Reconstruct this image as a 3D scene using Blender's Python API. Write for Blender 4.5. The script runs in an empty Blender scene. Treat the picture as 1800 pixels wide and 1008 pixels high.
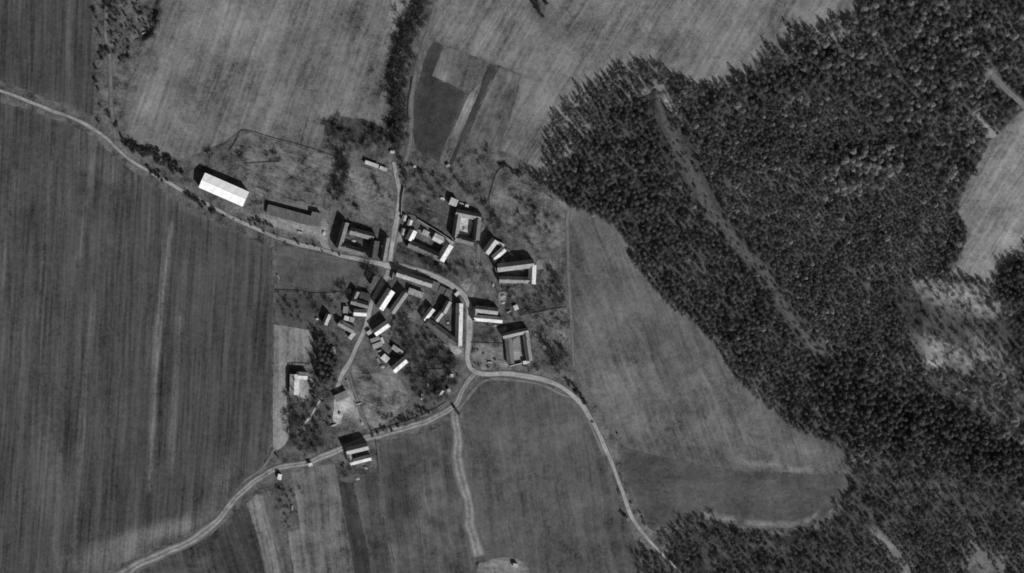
import bpy, math, random
import numpy as np
from mathutils import Vector
from mathutils.geometry import delaunay_2d_cdt

random.seed(11)
rng = np.random.default_rng(11)
scene = bpy.context.scene
C = scene.collection
M2P = 0.5                     # metres for one survey unit of the plan below (plan: x right, y down)
SUN_AZ = (0.576, -0.817)      # horizontal direction TOWARDS the sun (world x, y)
SUN_EL = 33.0

# ------------------------------------------------------------------ camera
cam_d = bpy.data.cameras.new('camera')
cam = bpy.data.objects.new('camera', cam_d); C.objects.link(cam)
cam.location = (0, 0, 2500); cam.rotation_euler = (0, 0, 0)
cam_d.sensor_width = 36; cam_d.lens = 36 * 2500 / 900.0
cam_d.clip_start = 10; cam_d.clip_end = 30000
scene.camera = cam

# ------------------------------------------------------------------ world (daylight sky, grey: black-and-white film)
w = bpy.data.worlds.new('World'); scene.world = w; w.use_nodes = True
nt = w.node_tree; nt.nodes.clear()
sky = nt.nodes.new('ShaderNodeTexSky'); sky.sky_type = 'NISHITA'; sky.sun_disc = False
sky.sun_elevation = math.radians(SUN_EL)
sky.sun_rotation = math.atan2(SUN_AZ[0], SUN_AZ[1])
bw = nt.nodes.new('ShaderNodeRGBToBW')
bg = nt.nodes.new('ShaderNodeBackground'); bg.inputs['Strength'].default_value = 0.05
wo = nt.nodes.new('ShaderNodeOutputWorld')
nt.links.new(sky.outputs[0], bw.inputs[0]); nt.links.new(bw.outputs[0], bg.inputs['Color']); nt.links.new(bg.outputs[0], wo.inputs['Surface'])

# ------------------------------------------------------------------ sun
sd = bpy.data.lights.new('sun', 'SUN'); sd.energy = 5.0; sd.angle = math.radians(0.5); sd.color = (1, 1, 1)
so = bpy.data.objects.new('sun', sd); C.objects.link(so)
ce, se = math.cos(math.radians(SUN_EL)), math.sin(math.radians(SUN_EL))
so.rotation_euler = Vector((SUN_AZ[0]*ce, SUN_AZ[1]*ce, se)).to_track_quat('Z', 'Y').to_euler()
so.location = (200, -300, 400)

vs = scene.view_settings
vs.view_transform = 'Standard'; vs.look = 'None'; vs.exposure = 0.0; vs.gamma = 1.0; vs.use_curve_mapping = False
scene.cycles.max_bounces = 4; scene.cycles.diffuse_bounces = 2
scene.cycles.filter_width = 1.7

# ------------------------------------------------------------------ plan helpers
def W(px, py): return ((px - 900) * M2P, (504 - py) * M2P)
def WA(a):
    a = np.asarray(a, float); return np.stack([(a[:, 0]-900)*M2P, (504-a[:, 1])*M2P], 1)

def seg_dist(P, line):
    """distance of points P (n,2) from a polyline"""
    L = np.asarray(line, float); best = np.full(len(P), 1e9)
    for a, b in zip(L[:-1], L[1:]):
        d = b-a; t = np.clip(((P-a) @ d)/max(d @ d, 1e-9), 0, 1)
        best = np.minimum(best, np.hypot(*(P-(a+t[:, None]*d)).T))
    return best

def inside(P, poly):
    P = np.atleast_2d(P); x, y = P[:, 0], P[:, 1]; r = np.zeros(len(P), bool)
    Q = np.asarray(poly, float); n = len(Q); j = n-1
    for i in range(n):
        xi, yi = Q[i]; xj, yj = Q[j]
        c = ((yi > y) != (yj > y)) & (x < (xj-xi)*(y-yi)/((yj-yi) if yj != yi else 1e-9)+xi)
        r ^= c; j = i
    return r

def spline(pts, closed=False, step=6.0):
    p = [np.array(q, float) for q in pts]; out = []
    n = len(p); m = n if closed else n-1
    for i in range(m):
        p0 = p[(i-1) % n] if closed or i > 0 else p[0]; p1 = p[i]; p2 = p[(i+1) % n]
        p3 = p[(i+2) % n] if closed or i+2 < n else p[-1]
        k = max(1, int(np.hypot(*(p2-p1))/step))
        for j in range(k):
            t = j/k
            out.append(0.5*((2*p1)+(-p0+p2)*t+(2*p0-5*p1+4*p2-p3)*t*t+(-p0+3*p1-3*p2+p3)*t**3))
    if not closed: out.append(p[-1])
    return np.array(out)

def subdiv(pts, step=7.0):
    out = []; n = len(pts)
    for i in range(n):
        a = np.array(pts[i], float); b = np.array(pts[(i+1) % n], float)
        k = max(1, int(np.hypot(*(b-a))/step))
        out += [a+(b-a)*j/k for j in range(k)]
    return np.array(out)

GULLY = WA([(1400, 655), (1480, 665), (1560, 690), (1640, 715), (1720, 745), (1800, 800), (1900, 860)])
PIT = WA(spline([(205, -50), (280, -40), (277, 30), (268, 62), (238, 74), (222, 50), (208, 20)], True, 8))
def H(x, y):
    x = np.asarray(x, float); y = np.asarray(y, float)
    P = np.stack([x.ravel(), y.ravel()], 1)
    h = 2.6*np.sin(P[:, 0]/95+0.6)*np.cos(P[:, 1]/80-0.5)+1.5*np.sin((P[:, 0]+P[:, 1])/60.0)
    r = np.hypot(P[:, 0], P[:, 1]); h *= np.clip(1.6-r/900, 0, 1)
    near = (P[:, 0] > 180) & (P[:, 1] < 0)
    if near.any():
        d = seg_dist(P[near], GULLY); h[near] -= 6*np.exp(-(d/24)**2)
    near = (P[:, 0] < -290) & (P[:, 0] > -370) & (P[:, 1] > 190) & (P[:, 1] < 300)
    if near.any():
        Q = P[near]; ins = inside(Q, PIT); d = seg_dist(Q, np.vstack([PIT, PIT[:1]]))
        h[near] -= np.where(ins, np.clip((d+1.2*np.sin(Q[:, 0]*.9)*np.cos(Q[:, 1]*.7))/4.5, 0, 1)*(4.2+1.2*np.sin(Q[:, 0]*.31+Q[:, 1]*.23)), 0)
    return h.reshape(x.shape)
def h1(x, y): return float(H(np.array([x]), np.array([y]))[0])

# ------------------------------------------------------------------ material helpers
def pbsdf(name, rough=0.95, spec=0.05):
    m = bpy.data.materials.new(name); m.use_nodes = True; t = m.node_tree
    b = t.nodes['Principled BSDF']; b.inputs['Roughness'].default_value = rough
    b.inputs['Specular IOR Level'].default_value = spec
    return m, t, b
def mth(t, op, a, b=None, c=None, clamp=False):
    n = t.nodes.new('ShaderNodeMath'); n.operation = op; n.use_clamp = clamp
    for i, v in enumerate((a, b, c)):
        if v is None: continue
        if isinstance(v, (int, float)): n.inputs[i].default_value = v
        else: t.links.new(v, n.inputs[i])
    return n.outputs[0]
def noise(t, vec, scale, detail=3, rough=0.55):
    n = t.nodes.new('ShaderNodeTexNoise'); n.inputs['Scale'].default_value = scale
    n.inputs['Detail'].default_value = detail; n.inputs['Roughness'].default_value = rough
    t.links.new(vec, n.inputs['Vector']); return n.outputs[0]
def vmul(t, vec, s, off=(0, 0, 0)):
    n = t.nodes.new('ShaderNodeVectorMath'); n.operation = 'MULTIPLY_ADD'
    t.links.new(vec, n.inputs[0]); n.inputs[1].default_value = s; n.inputs[2].default_value = off
    return n.outputs[0]
def attr(t, name, out='Fac'):
    n = t.nodes.new('ShaderNodeAttribute'); n.attribute_name = name; return n.outputs[out]
def pos(t): return t.nodes.new('ShaderNodeNewGeometry').outputs['Position']
def objco(t): return t.nodes.new('ShaderNodeTexCoord').outputs['Object']
def ramp(t, v, a, b):
    n = t.nodes.new('ShaderNodeMapRange'); n.interpolation_type = 'SMOOTHSTEP'
    t.links.new(v, n.inputs[0]); n.inputs[1].default_value = a; n.inputs[2].default_value = b
    return n.outputs[0]
def mottle(t, terms, start=1.0):
    """start + sum k*(noise-0.5)"""
    acc = None
    for v, k in terms:
        k = k*1.9; m = mth(t, 'MULTIPLY_ADD', v, k, -0.5*k)
        acc = m if acc is None else mth(t, 'ADD', acc, m)
    return mth(t, 'MAXIMUM', mth(t, 'ADD', acc, start), 0.12)
def grey(t, b, val):
    n = t.nodes.new('ShaderNodeCombineColor')
    for i in range(3): t.links.new(val, n.inputs[i])
    t.links.new(n.outputs[0], b.inputs['Base Color'])
def bump(t, b, v, dist, strength=0.6):
    n = t.nodes.new('ShaderNodeBump'); n.inputs['Strength'].default_value = strength; n.inputs['Distance'].default_value = dist
    t.links.new(v, n.inputs['Height']); t.links.new(n.outputs[0], b.inputs['Normal'])

def mat_ground():
    m, t, b = pbsdf('meadow_soil'); p = pos(t)
    big = noise(t, p, 0.03, 3); mid = noise(t, p, 0.11, 4, 0.6); fine = noise(t, p, 0.55, 3, 0.7); grain = noise(t, p, 1.6, 2)
    f = mottle(t, [(big, .7), (mid, 1.6), (fine, 1.1), (grain, 0.7)])
    far = mth(t, 'MULTIPLY', attr(t, 'alb'), f)
    grey(t, b, far); bump(t, b, fine, 0.5, 0.5)
    return m
def mat_field(name, wide=0.5, fineamt=0.35, blot=0.5, wscale=0.16, fscale=0.6, seed=0.0, grain_amt=0.8, bumpd=0.12, wander=5.0, mid=0.0):
    m, t, b = pbsdf(name); r0 = attr(t, 'row', 'Vector'); p = pos(t)
    wn = t.nodes.new('ShaderNodeTexNoise'); wn.inputs['Scale'].default_value = 0.035; wn.inputs['Detail'].default_value = 2; t.links.new(p, wn.inputs['Vector'])
    wa = t.nodes.new('ShaderNodeVectorMath'); wa.operation = 'MULTIPLY_ADD'; t.links.new(wn.outputs[1], wa.inputs[0]); wa.inputs[1].default_value = (wander, wander*2, 0); t.links.new(r0, wa.inputs[2]); r = wa.outputs[0]
    s1 = noise(t, vmul(t, r, (wscale, wscale*0.06, 0), (seed, seed*1.7, seed)), 1.0, 3, 0.5)
    s2 = noise(t, vmul(t, r, (fscale, fscale*0.035, 0), (seed*2.1, seed, seed)), 1.0, 2, 0.5)
    bl = noise(t, vmul(t, p, (0.02, 0.02, 0), (seed, 0, 0)), 1.0, 4, 0.55)
    gr = noise(t, p, 1.1, 2, 0.7); g2 = noise(t, p, 0.3, 3, 0.6)
    sm = noise(t, vmul(t, r, (wscale*.35, wscale*0.05, 0), (seed*3, seed, seed)), 1.0, 2, 0.5)
    f = mottle(t, [(s1, wide*1.7), (sm, wide*1.1), (s2, fineamt*1.6), (bl, blot*1.3), (gr, grain_amt), (g2, grain_amt*0.7), (noise(t, p, 0.085, 3, .6), blot*.7+mid)])
    grey(t, b, mth(t, 'MULTIPLY', attr(t, 'alb'), f)); bump(t, b, s2, bumpd, 0.5)
    return m
def mat_road(name, alb, verge=0.085, rut=0.25, edge=0.72, rough=0.5, rag=0.0):
    m, t, b = pbsdf(name); p = pos(t); ac = attr(t, 'across')
    n1 = noise(t, p, 0.35, 3, 0.6); n2 = noise(t, p, 0.09, 3); n3 = noise(t, p, 1.4, 2)
    e = mth(t, 'ADD', ac, mth(t, 'MULTIPLY_ADD', n1, rough*1.6, -0.8*rough))
    if rag: e = mth(t, 'ADD', e, mth(t, 'MULTIPLY_ADD', n2, rag*2, -rag))
    fe = ramp(t, e, edge-0.3, edge+0.25)
    # wheel ruts: paler at |ac| near 0.38, darker middle strip
    d = mth(t, 'ABSOLUTE', mth(t, 'SUBTRACT', ac, 0.38))
    rr = mth(t, 'MULTIPLY_ADD', ramp(t, d, 0.0, 0.3), -rut, 1.0+rut*0.4)
    val = mth(t, 'MULTIPLY', mth(t, 'MULTIPLY', rr, alb), mottle(t, [(n1, 0.7), (n2, 0.7), (n3, 0.4)]))
    gv = mth(t, 'MULTIPLY', mottle(t, [(n1, 1.2), (n3, 0.6)]), verge)
    mx = t.nodes.new('ShaderNodeMix'); mx.data_type = 'FLOAT'
    t.links.new(fe, mx.inputs[0]); t.links.new(val, mx.inputs[2]); t.links.new(gv, mx.inputs[3])
    grey(t, b, mx.outputs[0]); bump(t, b, n1, 0.15, 0.4)
    return m
def mat_plain(name, alb, var=0.4, scale=1.2, rough=0.85, spec=0.1, wear=0.0, rnd=0.15):
    m, t, b = pbsdf(name, rough, spec); p = objco(t)
    oi = t.nodes.new('ShaderNodeObjectInfo').outputs['Random']
    n1 = noise(t, p, scale, 4, 0.6); n2 = noise(t, p, scale*0.25, 3)
    f = mottle(t, [(n1, var), (n2, var), (oi, rnd*2)])
    grey(t, b, mth(t, 'MULTIPLY', f, alb)); return m
ROOFM = {}
def mat_roof(alb, var=0.7, stripes=True):
    key = (alb, var, stripes)
    if key in ROOFM: return ROOFM[key]
    m, t, b = pbsdf('roof_tiles_%03d' % int(alb*1000), 0.85, 0.15); p = objco(t)
    oi = t.nodes.new('ShaderNodeObjectInfo').outputs['Random']
    sh = t.nodes.new('ShaderNodeCombineXYZ'); t.links.new(mth(t, 'MULTIPLY', oi, 100.0), sh.inputs[2])
    pv = t.nodes.new('ShaderNodeVectorMath'); pv.operation = 'ADD'; t.links.new(p, pv.inputs[0]); t.links.new(sh.outputs[0], pv.inputs[1]); p2 = pv.outputs[0]
    n1 = noise(t, vmul(t, p2, (0.9, 0.25, 0.3)), 1.0, 3, 0.6)     # streaks running down the slope
    n2 = noise(t, p2, 0.22, 3); n3 = noise(t, p2, 2.2, 2)
    grey(t, b, mth(t, 'MULTIPLY', mottle(t, [(n1, var), (n2, var*0.9), (n3, var*0.6)]), alb))
    wv = t.nodes.new('ShaderNodeTexWave'); wv.inputs['Scale'].default_value = 0.9; wv.bands_direction = 'Y'; t.links.new(p, wv.inputs['Vector'])
    bump(t, b, wv.outputs[1], 0.04, 0.4)
    ROOFM[key] = m; return m
def mat_foliage(name, alb, var=0.5, trans=0.3):
    m, t, b = pbsdf(name, 0.9, 0.03)
    oi = t.nodes.new('ShaderNodeObjectInfo').outputs['Random']; p = objco(t)
    n1 = noise(t, p, 1.2, 2)
    v = mth(t, 'MULTIPLY', mottle(t, [(oi, var*.5), (n1, 0.5)]), alb); grey(t, b, v)
    tr = t.nodes.new('ShaderNodeBsdfTranslucent'); cc = t.nodes.new('ShaderNodeCombineColor')
    for i in range(3): t.links.new(v, cc.inputs[i])
    t.links.new(cc.outputs[0], tr.inputs['Color']); mx = t.nodes.new('ShaderNodeMixShader'); mx.inputs[0].default_value = trans
    t.links.new(b.outputs[0], mx.inputs[1]); t.links.new(tr.outputs[0], mx.inputs[2]); t.links.new(mx.outputs[0], t.nodes['Material Output'].inputs['Surface']); return m

M = dict(
    ground=mat_ground(),
    wall=mat_plain('old_render_wall', 0.38, 0.35), brick=mat_plain('brick_wall', 0.22, 0.4, 2.0), wood=mat_plain('weathered_wood', 0.14, 0.5, 2.5),
    white=mat_plain('white_paint', 0.75, 0.2), concrete=mat_plain('concrete', 0.42, 0.5, 0.5), glass=mat_plain('window_glass', 0.03, 0.1, 1, 0.1, 0.5),
    dark=mat_plain('dark_tar', 0.03, 0.3), rubble=mat_plain('rubble', 0.25, 0.8, 1.0), tarp=mat_plain('dark_tarpaulin', 0.022, 0.4, 0.8, 0.6, 0.2),
    rubber=mat_plain('rubber', 0.02, 0.2), metal=mat_plain('dull_metal', 0.18, 0.3),
    bark=mat_plain('bark', 0.11, 0.4, 3), palebark=mat_plain('pale_bark', 0.22, 0.4, 3),
    spruce=mat_foliage('spruce_needles', 0.088, 0.8, .4), young=mat_foliage('young_spruce_needles', 0.095, 0.9, .4),
    palepine=mat_foliage('pale_pine_needles', 0.21, 0.5, .35),
    twig=mat_foliage('bare_twigs', 0.13, 0.5, .1), gtwig=mat_foliage('garden_twigs', 0.065, 0.6, .1), bush=mat_foliage('bush_leaves', 0.06, 0.6),
    soil=mat_plain('heaped_soil', 0.12, 0.6, 0.8), hay=mat_plain('straw', 0.3, 0.5, 1.2),
)

# ------------------------------------------------------------------ mesh helpers
def mesh_np(name, V, F, mats, mi=None, smooth=False):
    me = bpy.data.meshes.new(name)
    me.from_pydata([tuple(v) for v in V], [], [tuple(f) for f in F])
    for m in (mats if isinstance(mats, (list, tuple)) else [mats]): me.materials.append(m)
    if mi is not None: me.polygons.foreach_set('material_index', np.asarray(mi, dtype=np.int32))
    if smooth: me.polygons.foreach_set('use_smooth', np.ones(len(me.polygons), bool))
    me.update(); return me
def link(name, me, parent=None, loc=(0, 0, 0), rz=0.0):
    o = bpy.data.objects.new(name, me); C.objects.link(o); o.parent = parent
    o.location = loc; o.rotation_euler = (0, 0, rz); return o
def tag(o, label, cat=None, group=None, kind=None):
    if label: o['label'] = label
    if cat: o['category'] = cat
    if group: o['group'] = group
    if kind: o['kind'] = kind
    return o
def fattr(me, name, vals, typ='FLOAT'):
    a = me.attributes.new(name, typ, 'POINT')
    if typ == 'FLOAT': a.data.foreach_set('value', np.asarray(vals, np.float32))
    else: a.data.foreach_set('vector', np.asarray(vals, np.float32).ravel())
def boxv(x0, x1, y0, y1, z0, z1, V, F):
    b = len(V)
    V += [(x0, y0, z0), (x1, y0, z0), (x1, y1, z0), (x0, y1, z0), (x0, y0, z1), (x1, y0, z1), (x1, y1, z1), (x0, y1, z1)]
    F += [(b, b+3, b+2, b+1), (b+4, b+5, b+6, b+7), (b, b+1, b+5, b+4), (b+1, b+2, b+6, b+5), (b+2, b+3, b+7, b+6), (b+3, b, b+4, b+7)]
def box_me(name, x0, x1, y0, y1, z0, z1, mat):
    V, F = [], []; boxv(x0, x1, y0, y1, z0, z1, V, F); return mesh_np(name, V, F, mat)

# soft soil patches: (cx, cy, rx, ry, rotation, albedo, strength) in plan units; lines: (points, half width, albedo, strength)
def soften(P, alb, blobs=(), lines=()):
    for cx, cy, rx, ry, rot, a, s in blobs:
        c, sn = math.cos(math.radians(rot)), math.sin(math.radians(rot))
        dx, dy = P[:, 0]-cx, P[:, 1]-cy
        u = (dx*c+dy*sn)/rx; v = (-dx*sn+dy*c)/ry
        wgt = s*np.exp(-np.clip((u*u+v*v), 0, 50)**1.5*0.7)
        alb = alb*(1-wgt)+a*wgt
    for pts, hw, a, s in lines:
        d = seg_dist(P, pts); wgt = s*np.exp(-(d/hw)**2); alb = alb*(1-wgt)+a*wgt
    return alb

# ------------------------------------------------------------------ plan data: roads, fields, forest outline
R_MAIN = [(-80, 128), (0, 160), (50, 178), (100, 198), (140, 213), (165, 228), (185, 242), (205, 260), (235, 285), (280, 312), (330, 340), (380, 368), (430, 393), (500, 423), (560, 438), (610, 452), (650, 460), (685, 467)]
R_VILLAGE = [(676, 464), (690, 468), (725, 475), (760, 485), (790, 500), (810, 514), (822, 532), (825, 560), (823, 600), (821, 632), (831, 651), (852, 658), (890, 656), (930, 662), (970, 673), (1000, 690), (1030, 722), (1050, 757), (1070, 802), (1089, 850), (1103, 890), (1118, 920), (1142, 952), (1172, 983), (1200, 1010)]
R_NORTH = [(685, 466), (690, 430), (697, 395), (701, 360), (702, 338), (698, 315), (695, 298), (692, 285)]
R_CREEK = [(697, 305), (712, 285), (721, 255), (723, 225), (722, 190), (727, 150), (735, 110), (746, 76), (757, 40), (775, -40)]
R_LANE = [(684, 468), (681, 485), (670, 500), (657, 524), (650, 545), (644, 572), (632, 600), (615, 635), (600, 660), (592, 688)]
R_SOUTH = [(838, 654), (826, 668), (812, 690), (800, 712), (772, 731), (722, 751), (660, 766), (600, 789), (545, 811), (490, 823), (460, 838), (430, 860), (400, 893), (370, 928), (310, 964), (250, 990), (210, 1010), (130, 1050)]
R_TRACK = [(806, 700), (801, 725), (803, 765), (808, 820), (820, 880), (832, 940), (842, 978)]
R_WEST = [(190, -40), (187, 20), (186, 60), (192, 100), (194, 150), (198, 200), (204, 250), (212, 266)]
R_EDGE = [(1000, 372), (998, 400), (999, 480), (1003, 545), (1006, 600), (1009, 645)]
R_RIDE = [(1158, 178), (1172, 215), (1195, 262), (1222, 320), (1250, 372), (1290, 425), (1345, 482), (1378, 540), (1420, 598), (1462, 632)]
R_FORK = [(823, 528), (829, 505), (834, 490), (840, 465), (841, 440), (850, 400)]
R_FTRACK = [(1745, 130), (1770, 160), (1800, 188), (1840, 215)]

FOREST = [(960, 262), (972, 222), (990, 196), (1025, 158), (1060, 142), (1100, 120), (1135, 112), (1180, 125), (1207, 150), (1232, 158), (1290, 140), (1320, 130), (1350, 108), (1385, 85), (1408, 55), (1440, 50), (1475, 38), (1510, 25), (1540, -110), (1960, -110), (1960, 1100), (1128, 1100), (1122, 975), (1140, 965), (1175, 992), (1180, 955), (1160, 942), (1185, 925), (1215, 908), (1250, 914), (1290, 934), (1340, 941), (1410, 943), (1462, 920), (1492, 874), (1506, 834), (1492, 798), (1456, 776), (1400, 757), (1340, 707), (1300, 672), (1280, 640), (1245, 590), (1222, 568), (1185, 545), (1160, 520), (1145, 496), (1120, 472), (1105, 432), (1085, 402), (1040, 378), (1000, 362), (975, 340), (945, 322), (920, 305), (962, 300)]
CLEAR = [(1960, 70), (1808, 185), (1775, 215), (1742, 250), (1712, 300), (1688, 345), (1684, 375), (1700, 405), (1694, 440), (1664, 484), (1700, 492), (1745, 500), (1772, 468), (1802, 452), (1960, 420)]

# ------------------------------------------------------------------ ground sheet
def axis(lo, hi, step, far):
    mid = np.arange(lo, hi+0.1, step)
    ext = np.array([8, 20, 45, 90, 200, 450, 1000, 2500, 6000, far], float)
    return np.concatenate([lo-ext[::-1], mid, hi+ext])
gx, gy = axis(-480, 480, 2.0, 12000), axis(-280, 280, 2.0, 12000)
GX, GY = np.meshgrid(gx, gy); GZ = H(GX, GY)
nxg, nyg = len(gx), len(gy)
V = np.stack([GX.ravel(), GY.ravel(), GZ.ravel()], 1)
me = bpy.data.meshes.new('ground'); me.vertices.add(len(V)); me.vertices.foreach_set('co', V.ravel())
ii = (np.arange(nyg-1)[:, None]*nxg+np.arange(nxg-1)[None, :]).ravel()
quads = np.stack([ii, ii+1, ii+1+nxg, ii+nxg], 1)
me.loops.add(quads.size); me.loops.foreach_set('vertex_index', quads.ravel().astype(np.int32))
me.polygons.add(len(quads)); me.polygons.foreach_set('loop_start', np.arange(0, quads.size, 4, dtype=np.int32))
me.polygons.foreach_set('use_smooth', np.ones(len(quads), bool))
me.update(calc_edges=True); me.validate(); me.materials.append(M['ground'])
PG = np.stack([V[:, 0]/M2P+900, 504-V[:, 1]/M2P], 1)
GBLOBS = [
    (230, 40, 46, 60, 0, .10, .8), (205, 200, 28, 60, 0, .12, .8), (250, 60, 18, 10, -10, .19, .7),
    (500, 310, 95, 55, 15, .098, .8), (440, 330, 60, 40, 20, .10, .7), (470, 300, 40, 12, 0, .13, .5), (455, 365, 18, 24, 0, .15, .7),
    (515, 398, 52, 9, 15, .27, .95), (515, 352, 60, 8, 15, .14, .7), (567, 408, 8, 22, 15, .24, .85), (455, 385, 60, 8, 22, .14, .6),
    (640, 318, 34, 40, 0, .10, .8), (600, 315, 10, 45, 5, .05, .8), (640, 360, 40, 20, 0, .085, .7), (625, 232, 55, 28, 0, .045, .9),
    (690, 300, 22, 12, 0, .16, .6), (760, 300, 30, 22, -20, .09, .8), (745, 345, 40, 45, 0, .075, .8), (758, 375, 5, 30, -38, .14, .7),
    (770, 462, 60, 20, 18, .052, .8), (835, 470, 22, 40, 0, .09, .7), (820, 502, 22, 12, 20, .14, .6),
    (925, 380, 70, 60, 0, .082, .8), (985, 352, 26, 9, 48, .17, .7), (962, 465, 22, 14, 0, .16, .7), (850, 350, 20, 50, 0, .10, .6),
    (900, 290, 60, 22, 10, .11, .6), (950, 560, 50, 60, 0, .08, .6), (970, 565, 35, 30, 0, .10, .5), (862, 628, 34, 24, 0, .145, .75), (880, 600, 50, 18, 0, .065, .5),
    (925, 610, 45, 40, 0, .10, .4), (975, 625, 22, 30, 0, .055, .7), (985, 600, 20, 12, 0, .14, .5),
    (660, 690, 50, 45, 0, .115, .8), (688, 668, 10, 18, 0, .22, .75), (680, 720, 40, 20, -10, .13, .6), (640, 745, 45, 12, -15, .10, .5),
    (612, 712, 20, 24, -20, .30, .85), (535, 682, 9, 26, 0, .30, .85), (590, 742, 12, 8, 0, .26, .7), (634, 742, 12, 7, 30, .24, .6), (598, 680, 12, 22, 30, .14, .6),
    (748, 640, 40, 70, 0, .052, .85), (720, 600, 20, 35, 0, .055, .7), (540, 750, 35, 45, 0, .05, .85), (560, 560, 60, 40, 0, .06, .7),
    (799, 614, 12, 7, 40, .34, .8), (770, 600, 25, 6, 38, .14, .6), (817, 396, 10, 17, 0, .42, .8), (785, 552, 14, 22, 0, .075, .7),
    (640, 560, 14, 10, 0, .10, .6), (660, 545, 16, 10, -30, .085, .6), (730, 535, 25, 20, 0, .09, .6), (705, 418, 6, 9, 40, .3, .7),
    (540, 480, 80, 40, 5, .085, .6), (600, 800, 20, 12, 0, .12, .5), (650, 815, 14, 8, 0, .2, .4), (640, 830, 30, 14, 0, .06, .6), (495, 845, 20, 30, 0, .07, .6),
    (790, 690, 25, 25, 0, .075, .6), (1000, 690, 14, 10, 30, .05, .6), (885, 545, 20, 20, 0, .09, .4), (860, 515, 20, 8, 0, .15, .6), (905, 520, 10, 8, 0, .2, .4),
    (1175, 190, 22, 14, 0, .26, .6), (690, 640, 14, 14, 0, .2, .4), (668, 620, 10, 8, 0, .16, .5),
]
GLINES = [(R_MAIN, 9, .10, .7), (R_SOUTH, 14, .115, .7), (R_VILLAGE[:12], 10, .13, .6), (R_VILLAGE[12:], 13, .12, .6), (R_NORTH, 9, .11, .6), (R_LANE, 8, .12, .5), (R_TRACK, 12, .10, .5), (R_EDGE, 9, .12, .6), (R_FORK, 8, .13, .6), (R_WEST, 8, .11, .6),
          ([(430, 265), (490, 268), (560, 300), (580, 340)], 3, .15, .5), ([(490, 290), (535, 318), (570, 345)], 3, .16, .6), ([(740, 352), (774, 396)], 4, .15, .7),
          ([(612, 640), (625, 690), (650, 760)], 4, .17, .6), ([(560, 712), (540, 740), (525, 760)], 3, .3, .6), ([(660, 820), (668, 900), (680, 960), (695, 1010)], 4, .14, .5)]
galb = np.full(len(PG), .09); core = (np.abs(V[:, 0]) < 520) & (np.abs(V[:, 1]) < 320)
galb[core] = soften(PG[core], galb[core], GBLOBS, GLINES)
fattr(me, 'alb', galb)
g = link('ground', me); g['kind'] = 'structure'

# ------------------------------------------------------------------ fields and other sheets
def sheet(name, poly, mat, base, rowdir=(0, 1), z=0.10, smooth=True, step=6.0, jit=0.8, blobs=(), lines=(), bend=0.0, label=None, margin=.75):
    B = spline(poly, True, 7) if smooth else subdiv(poly, 7)
    B = B+rng.normal(0, jit*0.5, B.shape)
    lo, hi = B.min(0), B.max(0)
    xs = np.arange(lo[0]+step/2, hi[0], step); ys = np.arange(lo[1]+step/2, hi[1], step)
    G = np.stack(np.meshgrid(xs, ys), -1).reshape(-1, 2)+rng.uniform(-.2, .2, (len(xs)*len(ys), 2))*step
    G = G[inside(G, B)]
    if len(G): G = G[seg_dist(G, np.vstack([B, B[:1]])) > step*0.45]
    P = np.vstack([B, G]) if len(G) else B
    Wd = WA(P)
    r = delaunay_2d_cdt([Vector(p) for p in Wd], [], [list(range(len(B)))[::-1]], 1, 1e-5)
    vo = np.array([tuple(v) for v in r[0]]); F = [f for f in r[2]]
    hz = H(vo[:, 0], vo[:, 1])+z
    me = mesh_np(name, np.column_stack([vo, hz]), F, mat, smooth=True)
    fl = np.empty(len(me.polygons)*3, np.float32); me.polygons.foreach_get('normal', fl)
    if fl[2::3].mean() < 0: me.flip_normals()
    PP = np.stack([vo[:, 0]/M2P+900, 504-vo[:, 1]/M2P], 1)
    d = np.array(rowdir, float); d /= np.hypot(*d); nrm = np.array([-d[1], d[0]])
    v = PP @ d; u = PP @ nrm+bend*(v-500)**2
    fattr(me, 'row', np.stack([u*M2P, v*M2P, 0*u], 1), 'FLOAT_VECTOR')
    al = soften(PP, np.full(len(PP), base), blobs, lines)
    dB = seg_dist(PP, np.vstack([B, B[:1]])); wm = margin*np.exp(-(dB/4.5)**2)*rng.uniform(.3, 1, len(PP)); al = al*(1-wm)+.095*wm
    fattr(me, 'alb', al)
    o = link(name, me); o['kind'] = 'structure'
    if label: o['label'] = label
    return o

mf_dark = mat_field('dark_winter_crop', .40, .50, .35, .12, .42, 3.1, wander=2.0)
mf_light = mat_field('pale_drilled_field', .24, .34, .7, .12, .4, 7.7, bumpd=0.12)
mf_mead = mat_field('grazed_meadow', .26, .25, .55, .12, .45, 1.3, mid=.12, wander=8.0)
mf_soft = mat_field('soft_pasture', .10, .12, .6, .1, .4, 2.2, mid=.15, wander=9.0)
mf_strip = mat_field('strip_crop', .38, .3, .7, .2, .7, 9.4, mid=.3)
mf_gard = mat_field('garden_grass', .2, .3, .9, .3, .6, 4.4, 1.3, mid=1.1)
mf_floor = mat_field('forest_floor', .1, .1, 1.3, .2, .7, 5.2, 1.0)

# forest floor
sheet('forest_floor', FOREST, mf_floor, .06, z=0.06, smooth=False, step=9, jit=2,
      blobs=[(1690, 522, 85, 24, 15, .25, .9), (1670, 620, 56, 20, 25, .24, .9), (1640, 640, 16, 8, 10, .36, .9), (1730, 620, 14, 34, -35, .27, .8), (1765, 690, 40, 60, 0, .13, .7),
             (1740, 230, 14, 40, -35, .24, .85), (1705, 215, 20, 8, 50, .16, .6), 
             (1175, 185, 26, 20, -30, .24, .9), (1195, 165, 22, 10, -15, .16, .7), (1730, 990, 40, 34, 30, .16, .85), (1650, 870, 60, 26, 0, .12, .7)],
      lines=[([(1540, 940), (1570, 965), (1600, 1015)], 11, .18, .8), ([(1765, 905), (1680, 890)], 6, .10, .5), (R_FTRACK, 10, .22, .8), ([(1570, 830), (1600, 890), (1640, 920)], 6, .15, .5)])

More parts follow.
